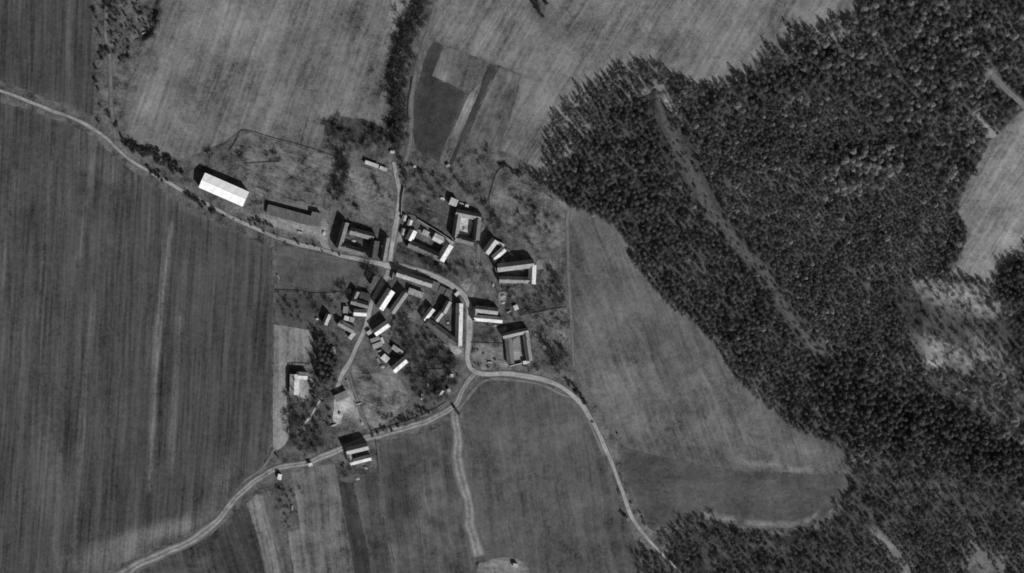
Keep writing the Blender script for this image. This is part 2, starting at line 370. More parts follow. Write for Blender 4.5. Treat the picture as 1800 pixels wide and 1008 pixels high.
# left big field
sheet('left_crop_field', [(-130, 130), (-60, 158), (0, 181), (50, 194), (100, 212), (140, 228), (170, 245), (195, 270), (235, 303), (285, 335), (330, 368), (385, 395), (440, 420), (478, 437), (481, 520), (479, 640), (476, 780), (465, 812), (425, 848), (395, 885), (362, 922), (305, 952), (245, 978), (195, 1000), (160, 1040), (130, 1090), (-130, 1090)],
      mf_dark, .063, (-.055, 1), smooth=False, step=5, bend=-2.2e-5,
      blobs=[(150, 262, 20, 45, 0, .10, .7), (215, 310, 30, 20, 35, .11, .8), (330, 365, 50, 9, 32, .10, .7), (270, 938, 80, 14, -15, .17, .85), (330, 925, 30, 12, -25, .17, .6), (190, 980, 70, 22, -12, .15, .8), (395, 840, 14, 40, 15, .13, .75), (90, 860, 30, 70, 0, .09, .5), (60, 620, 60, 60, 0, .078, .5), (85, 770, 14, 60, 0, .10, .5), (278, 605, 12, 45, 0, .11, .6), (360, 900, 30, 20, -30, .105, .6)],
      lines=[([(302, 395), (294, 450), (286, 510), (279, 580), (273, 660), (268, 760), (262, 860)], 4, .155, .9), ([(318, 560), (311, 640), (305, 730), (300, 830)], 5, .12, .8), ([(28, 300), (16, 400), (8, 500)], 3, .12, .8), ([(98, 260), (86, 350), (76, 450), (66, 560)], 4, .11, .7), ([(160, 290), (148, 380), (140, 450)], 4, .125, .8),
             ([(165, 510), (158, 580), (150, 660), (143, 760), (137, 860), (128, 960)], 5, .115, .7), ([(215, 540), (209, 640), (203, 760)], 5, .085, .5), ([(104, 800), (100, 900), (98, 1000)], 4, .13, .8), ([(45, 640), (36, 760), (30, 900)], 4, .085, .5), ([(125, 620), (120, 740), (112, 860)], 4, .045, .6), ([(230, 620), (226, 760), (220, 880)], 5, .046, .6), ([(340, 560), (332, 660), (328, 760)], 5, .048, .6)])
sheet('upper_left_crop_field', [(-130, -110), (163, -110), (164, 20), (163, 60), (166, 110), (168, 160), (166, 205), (140, 196), (100, 180), (50, 160), (0, 143), (-130, 100)], mf_dark, .058, (-.03, 1), smooth=False, step=8,
      blobs=[(20, 20, 20, 40, 0, .08, .6), (80, 175, 90, 18, 20, .075, .6), (150, 185, 22, 14, 0, .05, .7)], lines=[([(120, -20), (121, 60), (119, 130)], 6, .088, .7), ([(54, 0), (55, 80), (50, 110)], 5, .08, .6)])
sheet('upper_pale_field', [(288, -110), (286, 0), (281, 48), (267, 88), (246, 112), (230, 138), (218, 180), (217, 232), (238, 258), (282, 275), (320, 283), (352, 268), (392, 250), (424, 227), (480, 245), (556, 268), (566, 246), (572, 215), (583, 202), (640, 210), (676, 226), (690, 200), (700, 140), (712, 70), (728, 0), (735, -110)],
      mf_light, .150, (-.32, 1), smooth=False, step=8, bend=3e-5,
      blobs=[(320, 150, 18, 16, 20, .09, .7), (350, 118, 10, 22, 40, .10, .5), (233, 155, 10, 8, 0, .10, .5), (500, 90, 70, 22, -35, .11, .6), (615, 35, 40, 22, -35, .11, .6), (517, 196, 9, 12, 0, .085, .7), (545, 95, 30, 60, 25, .115, .4), (255, 180, 14, 50, 25, .19, .6), (380, 60, 60, 40, -30, .17, .5), (460, 160, 60, 30, -20, .13, .4), (380, 185, 30, 40, 20, .125, .5), (290, 230, 60, 30, 0, .135, .5), (625, 215, 45, 6, 12, .22, .6)],
      lines=[([(425, 214), (480, 226), (540, 244), (560, 250)], 2.5, .11, .6), ([(240, 262), (300, 282), (345, 272), (400, 247)], 4, .18, .5), ([(575, 200), (640, 204), (680, 222)], 4, .23, .7), ([(530, 195), (526, 235)], 2, .22, .5)])
sheet('right_pale_field', [(790, -110), (768, 0), (760, 40), (752, 66), (770, 74), (815, 92), (862, 109), (915, 131), (910, 165), (895, 215), (876, 262), (905, 276), (945, 297), (985, 310), (1020, 250), (1060, 200), (1150, 160), (1230, 165), (1300, 150), (1400, 110), (1500, 60), (1580, -110)],
      mf_light, .160, (-.52, 1), smooth=False, step=8, bend=4e-5,
      blobs=[(950, 20, 16, 34, -20, .06, .85), (1150, 60, 90, 30, -20, .185, .5), (1000, 90, 60, 30, 0, .18, .4), (930, 165, 22, 22, 0, .185, .6), (1090, 90, 30, 18, -50, .13, .5), (960, 150, 50, 16, 20, .13, .4), (925, 178, 20, 14, 0, .12, .5), (1290, 110, 60, 16, -15, .18, .5), (1255, 95, 50, 20, 0, .15, .3)],
      lines=[([(768, 76), (830, 98), (915, 130)], 4, .19, .6), ([(860, 110), (905, 127), (1000, 160)], 2.5, .12, .4), ([(885, 250), (900, 268), (945, 285)], 4, .23, .6), ([(880, 262), (920, 284), (950, 292)], 3, .20, .5)])
sheet('dark_garden_plot', [(763, 73), (778, 80), (772, 100), (765, 118), (759, 134), (768, 139), (778, 146), (790, 148), (804, 155), (812, 160), (818, 166), (808, 192), (795, 225), (780, 262), (772, 285), (745, 272), (731, 262), (727, 240), (726, 205), (730, 165), (738, 140), (745, 110), (753, 88)], mf_soft, .046, (-.3, 1), z=.14, smooth=False, margin=.2, step=8, jit=.4)
sheet('pale_garden_plot', [(780, 81), (862, 109), (848, 140), (828, 168), (818, 165), (805, 154), (790, 147), (768, 138), (761, 133), (768, 114)], mf_mead, .115, (-.3, 1), z=.15, smooth=False, margin=.2, step=8, blobs=[(780, 137, 12, 8, 20, .19, .7), (775, 115, 8, 20, 10, .15, .5)])
sheet('pale_strip_plot', [(833, 158), (847, 142), (838, 170), (822, 208), (806, 244), (792, 282), (785, 292), (774, 286), (783, 262), (798, 226), (812, 194), (822, 170)], mf_strip, .185, (-.42, 1), z=.18, smooth=False, margin=.2, step=7, jit=.4)
sheet('dark_strip_plot', [(858, 112), (872, 117), (862, 142), (846, 178), (830, 212), (812, 250), (800, 282), (790, 300), (786, 293), (796, 272), (810, 240), (825, 204), (841, 168)], mf_mead, .05, (-.42, 1), z=.15, smooth=False, margin=.2, step=7, jit=.4)
sheet('grey_plot', [(877, 119), (914, 132), (906, 172), (892, 216), (876, 258), (862, 262), (845, 262), (815, 262), (832, 218), (850, 176), (866, 142)], mf_strip, .11, (-.42, 1), z=.13, smooth=False, step=8, blobs=[(850, 245, 40, 16, 0, .12, .5), (835, 222, 16, 8, 10, .08, .5)], lines=[([(874, 122), (860, 155), (840, 200), (815, 255), (800, 300)], 3, .20, .7)])
sheet('right_meadow', [(1003, 368), (1040, 372), (1087, 396), (1110, 425), (1126, 465), (1150, 490), (1170, 515), (1198, 540), (1232, 562), (1255, 590), (1290, 638), (1312, 668), (1350, 702), (1410, 752), (1458, 778), (1490, 805), (1496, 832), (1420, 834), (1300, 828), (1180, 807), (1105, 788), (1084, 770), (1068, 745), (1050, 715), (1030, 690), (1013, 655), (1010, 600), (1006, 540), (1003, 480), (1002, 410)],
      mf_mead, .108, (.38, 1), smooth=True, step=8,
      blobs=[(1030, 440, 20, 90, -5, .10, .5), (1090, 440, 24, 20, 40, .13, .4), (1150, 600, 60, 50, 0, .09, .7), (1245, 665, 20, 16, 0, .21, .8), (1330, 770, 60, 14, 25, .16, .6), (1100, 660, 24, 40, -20, .16, .7), (1180, 560, 30, 14, 30, .12, .4), (1300, 720, 70, 40, 40, .135, .5), (1420, 790, 60, 16, 30, .165, .7), (1150, 745, 70, 22, 10, .155, .7), (1060, 700, 20, 40, -25, .13, .5), (1200, 700, 30, 50, -20, .10, .4)],
      lines=[([(1011, 480), (1013, 560), (1014, 640)], 3, .09, .6), ([(1090, 545), (1120, 580), (1140, 620)], 8, .13, .4), ([(1140, 640), (1180, 720), (1210, 780)], 7, .15, .6), ([(1190, 630), (1230, 700), (1260, 770)], 7, .15, .6), ([(1120, 690), (1150, 760)], 4, .08, .7), ([(1160, 660), (1190, 730)], 4, .085, .6), ([(1078, 772), (1130, 782), (1200, 797), (1290, 815)], 4, .075, .7), ([(1230, 640), (1270, 700), (1300, 760)], 4, .09, .5), ([(1160, 515), (1200, 548), (1245, 580)], 5, .14, .6), ([(1300, 812), (1360, 818), (1430, 830), (1488, 832)], 4, .22, .8)])
sheet('lower_meadow', [(1086, 792), (1105, 789), (1180, 808), (1240, 820), (1300, 829), (1360, 828), (1420, 835), (1496, 834), (1485, 872), (1450, 905), (1412, 928), (1340, 930), (1270, 920), (1230, 912), (1185, 935), (1165, 946), (1140, 928), (1118, 890), (1100, 845)],
      mf_soft, .078, (1, .05), smooth=False, step=8, blobs=[(1115, 825, 36, 30, 10, .052, .85), (1270, 832, 60, 8, 5, .06, .6), (1250, 828, 30, 8, 0, .075, .6), (1260, 830, 120, 10, 5, .075, .4), (1380, 870, 70, 30, 0, .09, .5), (1200, 870, 40, 20, 0, .085, .4)],
      lines=[([(1265, 858), (1290, 880), (1310, 905)], 3.5, .05, .7), ([(1305, 845), (1314, 856)], 2.5, .05, .6), ([(1240, 905), (1290, 916), (1350, 923), (1400, 922), (1440, 905)], 4, .24, .8), ([(1128, 935), (1150, 938), (1175, 930)], 5, .24, .7), ([(1100, 858), (1118, 890), (1138, 925)], 3.5, .19, .6), ([(1380, 834), (1430, 832), (1488, 834)], 3, .06, .5)])
sheet('oval_field', [(835, 682), (858, 668), (900, 666), (945, 675), (985, 690), (1015, 712), (1035, 740), (1052, 778), (1068, 820), (1083, 860), (1096, 900), (1110, 935), (1120, 965), (1126, 1010), (1128, 1095), (870, 1095), (858, 1010), (850, 975), (838, 930), (826, 880), (818, 820), (814, 760), (816, 715)],
      mf_mead, .086, (.14, 1), smooth=True, step=8, blobs=[(930, 720, 60, 36, 0, .076, .6), (1000, 860, 50, 60, 0, .098, .5), (880, 850, 34, 60, 10, .092, .5), (905, 975, 40, 20, 0, .07, .5), (1040, 960, 60, 30, 0, .105, .5), (950, 970, 40, 30, 0, .11, .4)], lines=[([(1038, 750), (1060, 810), (1085, 880)], 6, .07, .6), ([(1074, 985), (1080, 1005)], 4, .15, .5)])
sheet('hollow_patch', [(838, 1000), (850, 988), (875, 981), (900, 980), (918, 988), (930, 1002), (945, 1030), (940, 1090), (835, 1090)], mf_mead, .20, (1, 0), z=.17, smooth=True, step=8, blobs=[(905, 998, 14, 10, 0, .2, .6)])
sheet('village_south_field', [(664, 778), (720, 768), (770, 752), (792, 738), (798, 770), (804, 830), (814, 890), (828, 955), (838, 985), (832, 1010), (840, 1095), (705, 1095), (696, 1000), (684, 940), (672, 880), (664, 820)],
      mf_strip, .072, (.13, 1), smooth=False, step=8, blobs=[(745, 860, 26, 60, 0, .105, .7), (755, 960, 45, 50, 0, .10, .6), (700, 845, 32, 75, 0, .046, .85), (770, 800, 20, 40, 0, .08, .4), (740, 925, 20, 10, 0, .13, .5)], lines=[([(720, 900), (770, 925), (815, 950)], 3, .055, .5)])
sheet('pale_south_strip', [(512, 830), (560, 818), (588, 816), (595, 850), (603, 900), (613, 950), (622, 1000), (630, 1095), (525, 1095), (516, 1000), (506, 935), (527, 930), (522, 880)], mf_strip, .122, (.1, 1), smooth=False, margin=.2, step=8, blobs=[(525, 960, 18, 50, 0, .15, .6), (598, 920, 14, 90, -5, .14, .5), (545, 900, 20, 20, 0, .085, .6), (550, 870, 20, 30, 0, .095, .4)], lines=[([(519, 830), (523, 880), (530, 930)], 2.5, .19, .7)])
sheet('dark_south_strip', [(596, 846), (618, 849), (625, 880), (635, 915), (642, 945), (652, 1000), (660, 1095), (632, 1095), (622, 990), (612, 940), (603, 890)], mf_strip, .038, (.15, 1), z=.13, smooth=False, margin=.2, step=8)
sheet('garden_south_strip', [(622, 850), (664, 822), (672, 890), (686, 960), (698, 1020), (704, 1095), (662, 1095), (650, 985), (638, 920)], mf_strip, .057, (.15, 1), z=.12, smooth=False, step=8, blobs=[(640, 885, 12, 14, 0, .13, .5), (655, 920, 16, 20, 0, .11, .5)], lines=[([(669, 885), (680, 935), (697, 1010)], 3.5, .16, .7)])
sheet('lower_left_crop_field', [(462, 866), (474, 862), (484, 900), (500, 960), (512, 1010), (520, 1095), (150, 1095), (215, 1022), (300, 978), (360, 950), (395, 920), (425, 888)], mf_strip, .072, (.28, 1), smooth=False, step=7,
      blobs=[(400, 985, 30, 50, -20, .045, .8), (435, 950, 14, 40, -18, .05, .8), (330, 1000, 60, 14, -15, .07, .5), (480, 930, 10, 60, -10, .085, .6)], lines=[([(447, 880), (462, 930), (478, 985), (488, 1040)], 9, .175, .85), ([(470, 868), (484, 930), (498, 1000)], 3, .11, .6), ([(395, 952), (410, 985), (425, 1030)], 3, .10, .5), ([(425, 915), (440, 960), (452, 1010)], 3, .085, .5)])
sheet('pale_west_strip', [(482, 571), (500, 573), (546, 581), (550, 600), (545, 625), (535, 642), (508, 640), (506, 700), (508, 745), (509, 768), (500, 784), (488, 792), (480, 786), (480, 700), (481, 640)], mf_mead, .205, (0, 1), z=.12, smooth=False, margin=.2, step=7, jit=.4, lines=[([(503, 580), (504, 640), (502, 780)], 2.5, .15, .6), ([(486, 580), (488, 700), (490, 780)], 5, .195, .5)])
sheet('village_west_field', [(486, 428), (520, 436), (570, 448), (620, 460), (652, 470), (640, 486), (620, 497), (600, 512), (560, 514), (520, 510), (486, 508)], mf_soft, .083, (1, .15), z=.12, smooth=False, step=8, blobs=[(550, 470, 40, 10, 8, .065, .5), (520, 500, 30, 8, 0, .09, .4)])
sheet('village_west_garden', [(484, 514), (520, 514), (560, 520), (572, 530), (560, 560), (548, 578), (500, 570), (483, 567)], mf_mead, .06, (1, .1), z=.12, smooth=False, step=8)
sheet('clearing_field', CLEAR, mf_light, .19, (-.62, 1), z=.12, smooth=False, step=8, blobs=[(1772, 425, 14, 14, 0, .30, .6), (1700, 470, 40, 12, -30, .24, .6), (1690, 370, 8, 20, 0, .28, .6), (1770, 220, 26, 26, -40, .24, .6), (1695, 410, 8, 30, 0, .25, .5)])

GD = [('orchard_grass', [(874, 302), (890, 299), (930, 322), (988, 370), (993, 440), (950, 440), (880, 405), (862, 385), (862, 340)], .085, [(985, 365, 10, 40, -40, .14, .5), (900, 420, 40, 14, 10, .11, .4)], []),
    ('garden_by_square_farm', [(712, 336), (745, 326), (790, 345), (796, 385), (796, 420), (735, 382), (709, 374)], .060, [(725, 340, 20, 12, 0, .085, .5)], [([(742, 348), (756, 370), (774, 397)], 4, .13, .8)]),
    ('village_green', [(700, 427), (720, 430), (758, 452), (788, 470), (808, 502), (770, 486), (730, 473), (697, 465)], .052, [(760, 462, 22, 8, 20, .075, .6), (715, 455, 14, 14, 0, .075, .6)], []),
    ('north_paddock', [(614, 294), (645, 297), (684, 312), (692, 370), (688, 402), (650, 395), (604, 378), (602, 340)], .098, [(630, 330, 16, 30, 0, .125, .6), (675, 370, 14, 20, 0, .07, .6), (620, 372, 20, 8, 0, .12, .5)], [([(660, 300), (668, 320), (660, 350)], 4, .12, .5)]),
    ('west_paddock', [(430, 234), (480, 247), (540, 263), (598, 284), (594, 330), (584, 362), (560, 366), (470, 350), (442, 330), (424, 292), (408, 266)], .092, [(470, 320, 40, 18, 15, .125, .6), (455, 345, 20, 16, 0, .14, .5), (520, 330, 30, 12, 30, .07, .6), (440, 256, 20, 12, 0, .07, .6), (480, 262, 60, 4, 0, .13, .6)], [([(495, 290), (535, 318), (558, 335)], 2.5, .16, .7), ([(555, 270), (580, 300)], 2.5, .13, .6), ([(430, 270), (500, 266), (550, 280)], 3, .125, .7)]),
    ('gardens_below_great_barn', [(884, 506), (940, 503), (985, 512), (995, 538), (940, 550), (895, 556), (886, 530)], .062, [(900, 520, 10, 10, 0, .11, .5), (920, 545, 16, 8, 0, .09, .5)], [([(915, 510), (935, 545)], 2, .10, .4)]),
    ('right_gardens', [(938, 554), (994, 545), (999, 600), (962, 602), (936, 588)], .088, [(975, 590, 20, 14, 0, .13, .5), (950, 565, 10, 14, 0, .07, .5)], [([(940, 575), (998, 565)], 2, .07, .5)]),
    ('dark_garden', [(828, 574), (884, 578), (890, 601), (827, 601)], .060, [(845, 590, 10, 8, 0, .045, .6)], []),
    ('pale_garden', [(830, 604), (888, 606), (893, 645), (852, 651), (832, 640)], .125, [(860, 615, 14, 8, 0, .17, .5), (840, 635, 8, 10, 0, .09, .6), (875, 635, 8, 8, 0, .085, .5)], []),
    ('south_gardens', [(716, 562), (745, 574), (795, 618), (800, 650), (795, 690), (740, 702), (722, 690), (722, 640), (706, 600)], .050, [(750, 620, 14, 30, 10, .07, .6), (770, 670, 14, 10, 0, .075, .6)], [([(735, 590), (745, 640), (740, 690)], 3, .04, .6)]),
    ('south_west_meadow', [(618, 642), (650, 655), (690, 660), (716, 690), (704, 725), (650, 754), (632, 706)], .112, [(648, 666, 7, 8, 0, .05, .7), (685, 670, 8, 16, -5, .22, .8), (700, 715, 12, 4, -15, .2, .6), (650, 680, 14, 8, 0, .08, .5)], [([(620, 645), (630, 700), (652, 752)], 3, .17, .6), ([(650, 700), (672, 690)], 5, .085, .5)]),
    ('lane_gardens', [(690, 555), (712, 548), (745, 530), (752, 548), (738, 560), (715, 560), (690, 575)], .080, [(720, 545, 12, 10, 0, .11, .5)], [])]
for nm_, pl_, al_, bl_, ln_ in GD: sheet(nm_, pl_, mf_gard, al_*(1.25 if al_ > .07 else 1.12), (1, .4), z=.10, smooth=True, step=6, jit=1.2, blobs=bl_, lines=ln_, margin=.9)

mf_yard = mat_field('trampled_yard', .15, .15, .5, .3, .6, 8.8, 1.0)
YD = [('concrete_yard', [(588, 702), (606, 702), (616, 694), (624, 716), (634, 737), (620, 734), (604, 728), (600, 746), (590, 749), (584, 736), (588, 718)], .36, [(606, 715, 8, 8, 0, .5, .7), (594, 728, 5, 8, 0, .5, .6), (615, 728, 8, 6, 0, .2, .6)]),
      ('villa_yard', [(524, 668), (540, 660), (543, 674), (541, 700), (533, 708), (522, 696)], .36, [(538, 680, 4, 14, 0, .28, .6)]),
      ('white_courtyard', [(806, 382), (829, 386), (824, 413), (801, 408)], .50, [(816, 398, 5, 8, 0, .3, .6)]),
      ('shed_apron', [(466, 378), (500, 386), (555, 401), (560, 405), (548, 412), (500, 404), (474, 394)], .27, [(520, 403, 16, 4, 15, .16, .6)]),
      ('farm_court', [(902, 598), (920, 594), (926, 630), (904, 634)], .19, [(908, 625, 6, 8, 0, .3, .6)]),
      ('shed_surround', [(468, 352), (505, 350), (560, 364), (582, 376), (578, 396), (562, 376), (520, 366), (472, 356)], .145, []),
      ('rubble_ground', [(564, 396), (574, 399), (576, 432), (586, 446), (572, 440), (560, 425)], .25, []),
      ('crossroads_apron', [(676, 462), (694, 464), (690, 478), (687, 492), (680, 492), (681, 476)], .36, []),
      ('pale_farm_corner', [(790, 606), (800, 611), (812, 620), (806, 624), (794, 617)], .42, []),
      ('worn_hollow', [(682, 656), (694, 658), (695, 672), (689, 686), (683, 676)], .22, []),
      ('barn_apron', [(944, 459), (958, 456), (964, 466), (952, 474), (944, 474)], .22, []),
      ('fork_apron', [(812, 500), (832, 496), (836, 512), (826, 528), (816, 514)], .22, []),
      ('gate_apron', [(884, 455), (890, 462), (876, 462)], .3, []),
      ('garden_sand', [(877, 513), (888, 512), (890, 526), (880, 536), (875, 524)], .24, []),
      ('lane_apron', [(650, 538), (660, 534), (672, 548), (660, 556), (650, 552)], .11, []),
      ('rubble_yard', [(734, 404), (752, 402), (766, 412), (756, 420), (738, 412)], .2, [])]
for nm_, pl_, al_, bl_ in YD: sheet(nm_, pl_, mf_yard, al_, (1, .4), z=.145, smooth=True, step=4, jit=1.6, blobs=bl_, margin=.45)
sheet('pale_wedge_field', [(434, 886), (452, 868), (462, 872), (474, 920), (484, 965), (492, 1010), (502, 1095), (478, 1095), (470, 1010), (455, 950)], mf_strip, .17, (.24, 1), z=.14, smooth=False, step=6, margin=.25)
sheet('dark_wedge_field', [(378, 952), (402, 924), (431, 890), (452, 948), (467, 1010), (476, 1095), (418, 1095), (396, 1000)], mf_dark, .046, (.36, 1), z=.14, smooth=False, step=6, margin=.25, lines=[([(412, 930), (430, 975), (445, 1020)], 2.5, .09, .7), ([(425, 905), (445, 960), (460, 1020)], 2.5, .08, .6)])

# ------------------------------------------------------------------ roads, tracks and paths
def road(name, pts, width, mat, z=0.22, label=None):
    L = spline(pts, False, 5); n = len(L)
    T = np.gradient(L, axis=0); T /= np.hypot(T[:, 0], T[:, 1])[:, None]+1e-9
    N = np.stack([-T[:, 1], T[:, 0]], 1)
    wv = (np.interp(np.linspace(0, 1, n), np.linspace(0, 1, len(width)), width) if isinstance(width, (list, tuple)) else np.full(n, width))*.8
    s = np.linspace(-1, 1, 9); V = []; ac = []
    wv = wv*np.interp(np.arange(n), np.arange(0, n+12, 6), rng.uniform(.8, 1.2, len(np.arange(0, n+12, 6))))
    wob = np.interp(np.arange(n), np.arange(0, n+8, 4), rng.normal(0, .14, len(np.arange(0, n+8, 4))))
    for i in range(n):
        for k in s:
            V.append(L[i]+N[i]*wv[i]*0.5*1.35*(k+wob[i])); ac.append(abs(k))
    Vw = WA(np.array(V)); z_ = H(Vw[:, 0], Vw[:, 1])+z-0.05*np.array(ac)
    F = [(i*9+k, i*9+k+1, (i+1)*9+k+1, (i+1)*9+k) for i in range(n-1) for k in range(8)]
    me = mesh_np(name, np.column_stack([Vw, z_]), F, mat, smooth=True)
    fl = np.empty(len(me.polygons)*3, np.float32); me.polygons.foreach_get('normal', fl)
    if fl[2::3].mean() < 0: me.flip_normals()
    fattr(me, 'across', ac)
    o = link(name, me); o['kind'] = 'structure'
    return o
mr_main = mat_road('pale_road_gravel', .27, .085, .3, .7, .7)
mr_vill = mat_road('village_road_gravel', .30, .10, .22, .74, .7)
mr_track = mat_road('dirt_track', .23, .095, .5, .78, .7)
mr_field = mat_road('trodden_field_track', .20, .085, .35, .8, .6)
mr_path = mat_road('worn_path', .165, .09, .3, .55, 1.1)
mr_creek = mat_road('grassy_track', .14, .09, .3, .6, .9)
mr_ride = mat_road('forest_ride_grass', .105, .055, .2, .42, 1.8, 1.2)
road('main_road', R_MAIN, [6, 6.5, 7, 7, 7, 7.5, 8, 10], mr_main, .24)
road('village_road', R_VILLAGE, [15, 12, 13, 10.5, 10, 10, 9, 8, 8, 7, 3], mr_vill, .27)
road('north_road', R_NORTH, [9, 11, 11, 9], mr_vill, .21)
road('creek_track', R_CREEK, [7, 8, 9, 8, 7, 4], mr_creek, .20)
road('village_lane', R_LANE, [12, 8, 9, 10, 10], mr_vill, .20)
road('south_road', R_SOUTH, [11, 12, 14, 13, 12, 12, 15, 20, 19, 16], mr_track, .23)
road('field_track', R_TRACK, [20, 19, 21, 21, 22, 24], mr_field, .19)
road('west_track', R_WEST, [7, 7, 7, 6], mr_path, .19)
road('meadow_path', R_EDGE, [7, 6, 6, 5], mr_path, .19)
road('ride_path', R_RIDE, [8, 34, 38, 36, 32, 30, 26, 24, 20, 10], mr_ride, .16)
road('forest_track', R_FTRACK, 14, mr_path, .20)
road('fork_path', R_FORK, [8, 8, 9, 7], mr_path, .18)
road('meadow_track', [(1012, 702), (985, 692), (950, 676), (905, 668), (868, 666), (845, 674), (822, 700), (806, 722)], [5, 6, 6, 6, 7], mr_path, .20)
road('side_track', [(484, 788), (470, 812), (452, 830), (430, 845)], 5, mr_path, .20)
road('tracks_by_bend', [(1030, 730), (1048, 770), (1062, 800)], 6, mr_path, .19)
road('villa_path', [(566, 700), (556, 715), (546, 732), (530, 752)], 5, mat_road('chalky_path', .42, .09, .1, .6, .9), .19)
road('garden_path', [(613, 648), (622, 690), (636, 728), (650, 760)], 4, mr_path, .18)
mr_ditch = mat_road('ditch_painted_shadow', .016, .06, .1, .7, .5)  # shadow inside the ditch painted as near-black colour; strip is flat, no trench
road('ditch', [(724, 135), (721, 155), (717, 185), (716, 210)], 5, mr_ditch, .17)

# ------------------------------------------------------------------ buildings
def gable_roof_me(L, Wd, e, pitch, o, mat, kind='gable', t=0.2, sag=0.10):
    n = max(3, int(L/3)); tp = math.tan(math.radians(pitch)); xs = np.linspace(-L/2-o, L/2+o, n+1)
    V, F = [], []
    if kind == 'gable':   prof = [(-Wd/2-o, e-o*tp), (0, e+Wd/2*tp), (Wd/2+o, e-o*tp)]
    elif kind == 'mono':  prof = [(-Wd/2-o, e-o*tp), (Wd/2+o, e+(Wd+o)*tp)]
    else:                 prof = [(-Wd/2-o, e), (Wd/2+o, e+0.12)]
    prof = [(y, z+0.03) for y, z in prof]; k = len(prof)
    for x in xs:
        for y, z in prof: V.append((x, y, z+t+random.gauss(0, sag*0.5)))
        for y, z in prof: V.append((x, y, z))
    q = 2*k
    for i in range(n):
        a, b = i*q, (i+1)*q
        for j in range(k-1):
            F.append((a+j, b+j, b+j+1, a+j+1)); F.append((a+k+j, a+k+j+1, b+k+j+1, b+k+j))
        F.append((a, a+k, b+k, b)); F.append((a+k-1, b+k-1, b+q-1, a+q-1))
    for s, flip in ((0, False), (n*q, True)):
        for j in range(k-1):
            f = (s+j, s+j+1, s+k+j+1, s+k+j); F.append(f[::-1] if flip else f)
    return mesh_np('roof', V, F, mat)
def wall_me(L, Wd, e, pitch, mat, kind):
    tp = math.tan(math.radians(pitch)); a, b = L/2, Wd/2
    if kind == 'gable': top = [(-b, e), (0, e+b*tp), (b, e)]
    elif kind == 'mono': top = [(-b, e), (b, e+Wd*tp)]
    else: top = [(-b, e), (b, e)]
    prof = [(b, -1.5), (-b, -1.5)]+top; k = len(prof)
    V = [(-a, y, z) for y, z in prof]+[(a, y, z) for y, z in prof]
    F = [tuple(range(k))[::-1], tuple(range(k, 2*k))]+[(i, (i+1) % k, k+(i+1) % k, k+i) for i in range(k)]
    F = [f[::-1] for f in F]
    return mesh_np('wall', V, F, mat)
def window_me(wd, ht):
    V, F = [], []; boxv(-wd/2, wd/2, -.05, .05, 0, ht, V, F); n0 = len(F)
    for x0, x1, z0, z1 in ((-wd/2+.1, -.04, .1, ht-.1), (.04, wd/2-.1, .1, ht-.1)): boxv(x0, x1, .03, .07, z0, z1, V, F)
    return mesh_np('window', V, F, [M['white'], M['glass']], [0]*n0+[1]*12)
WIN = window_me(1.0, 1.2)
DOOR = box_me('door', -.55, .55, -.06, .06, 0, 2.1, M['wood'])
GATE = box_me('door', -1.7, 1.7, -.07, .07, 0, 3.1, M['wood'])
CHIM = box_me('chimney', -.48, .48, -.48, .48, -1.2, 1.5, M['brick'])
DORM = box_me('skylight', -.9, .9, -.5, .5, -.05, .12, M['white'])
nbld = 0
def building(name, label, cat, cx, cy, ln, wd, dr, eave, pitch=42, tone=.3, kind='gable', wall='wall', chim=0, over=.35, var=.55, group=None, sky=0):
    """cx, cy, ln, wd in plan units; dr = ridge direction (dx, dy) in plan; eave in metres"""
    global nbld; nbld += 1
    tone = round(tone*((.86 if tone >= .5 else .66) if pitch > 20 else .82), 3) if ln < 80 else tone
    if kind == 'gable' and pitch >= 34: pitch += 8; wd *= .88
    x, y = W(cx, cy); L, Wd = ln*M2P-2*over, max(wd*M2P-2*over, 1.2)
    rz = math.atan2(-dr[1], dr[0]); e = eave+((nbld*37) % 11-5)*0.022
    root = link(name, None, None, (x, y, h1(x, y)+0.05), rz)
    tag(root, label, cat, group)
    link('wall', wall_me(L, Wd, e, pitch, M[wall], kind), root)
    rf = link('roof', gable_roof_me(L, Wd, e, pitch, over, mat_roof(tone, var), kind, sag=.10 if L > 7 else .03), root)
    tp = math.tan(math.radians(pitch)); rid = e+Wd/2*tp
    if kind == 'gable' and L > 6:
        V, F = [], []; boxv(-L/2-over, L/2+over, -.14, .14, rid+.12, rid+.33, V, F)
        link('ridge_cap', mesh_np('ridge_cap', V, F, mat_roof(round(tone*.8, 3), .4)), rf)
    for c in range(chim):
        off = (-.25, .3, .05)[c % 3]*L
        link('chimney', CHIM, rf, (off, (.35, -.4, .3)[c % 3], rid))
    for c in range(sky):
        s = link('skylight', DORM, rf, (L*.1, Wd*.27, e+Wd*.23*tp+.28)); s.rotation_euler = (-math.radians(pitch), 0, 0)
    small = L < 6 or e < 2.3
    if small:
        link('door', DOOR, root, (0, -Wd/2-.02, 0))
    else:
        barn = cat in ('barn',)
        link('door', GATE if barn else DOOR, root, (L*.12, -Wd/2-.02, 0))
        n = max(2, int(L/4.5))
        for sgn in (-1, 1):
            for i in range(n):
                px = -L/2+(i+.5)*L/n
                if sgn < 0 and abs(px-L*.12) < (2.5 if barn else 1.3): continue
                wn = link('window', WIN, root, (px, sgn*(Wd/2+.02), 1.1)); wn.rotation_euler = (0, 0, 0 if sgn > 0 else math.pi)
        if Wd > 4:
            for sgn in (-1, 1):
                for yy in (-Wd*.2, Wd*.2):
                    wn = link('window', WIN, root, (sgn*(L/2+.02), yy, 1.2)); wn.rotation_euler = (0, 0, -sgn*math.pi/2)
    return root

B = building
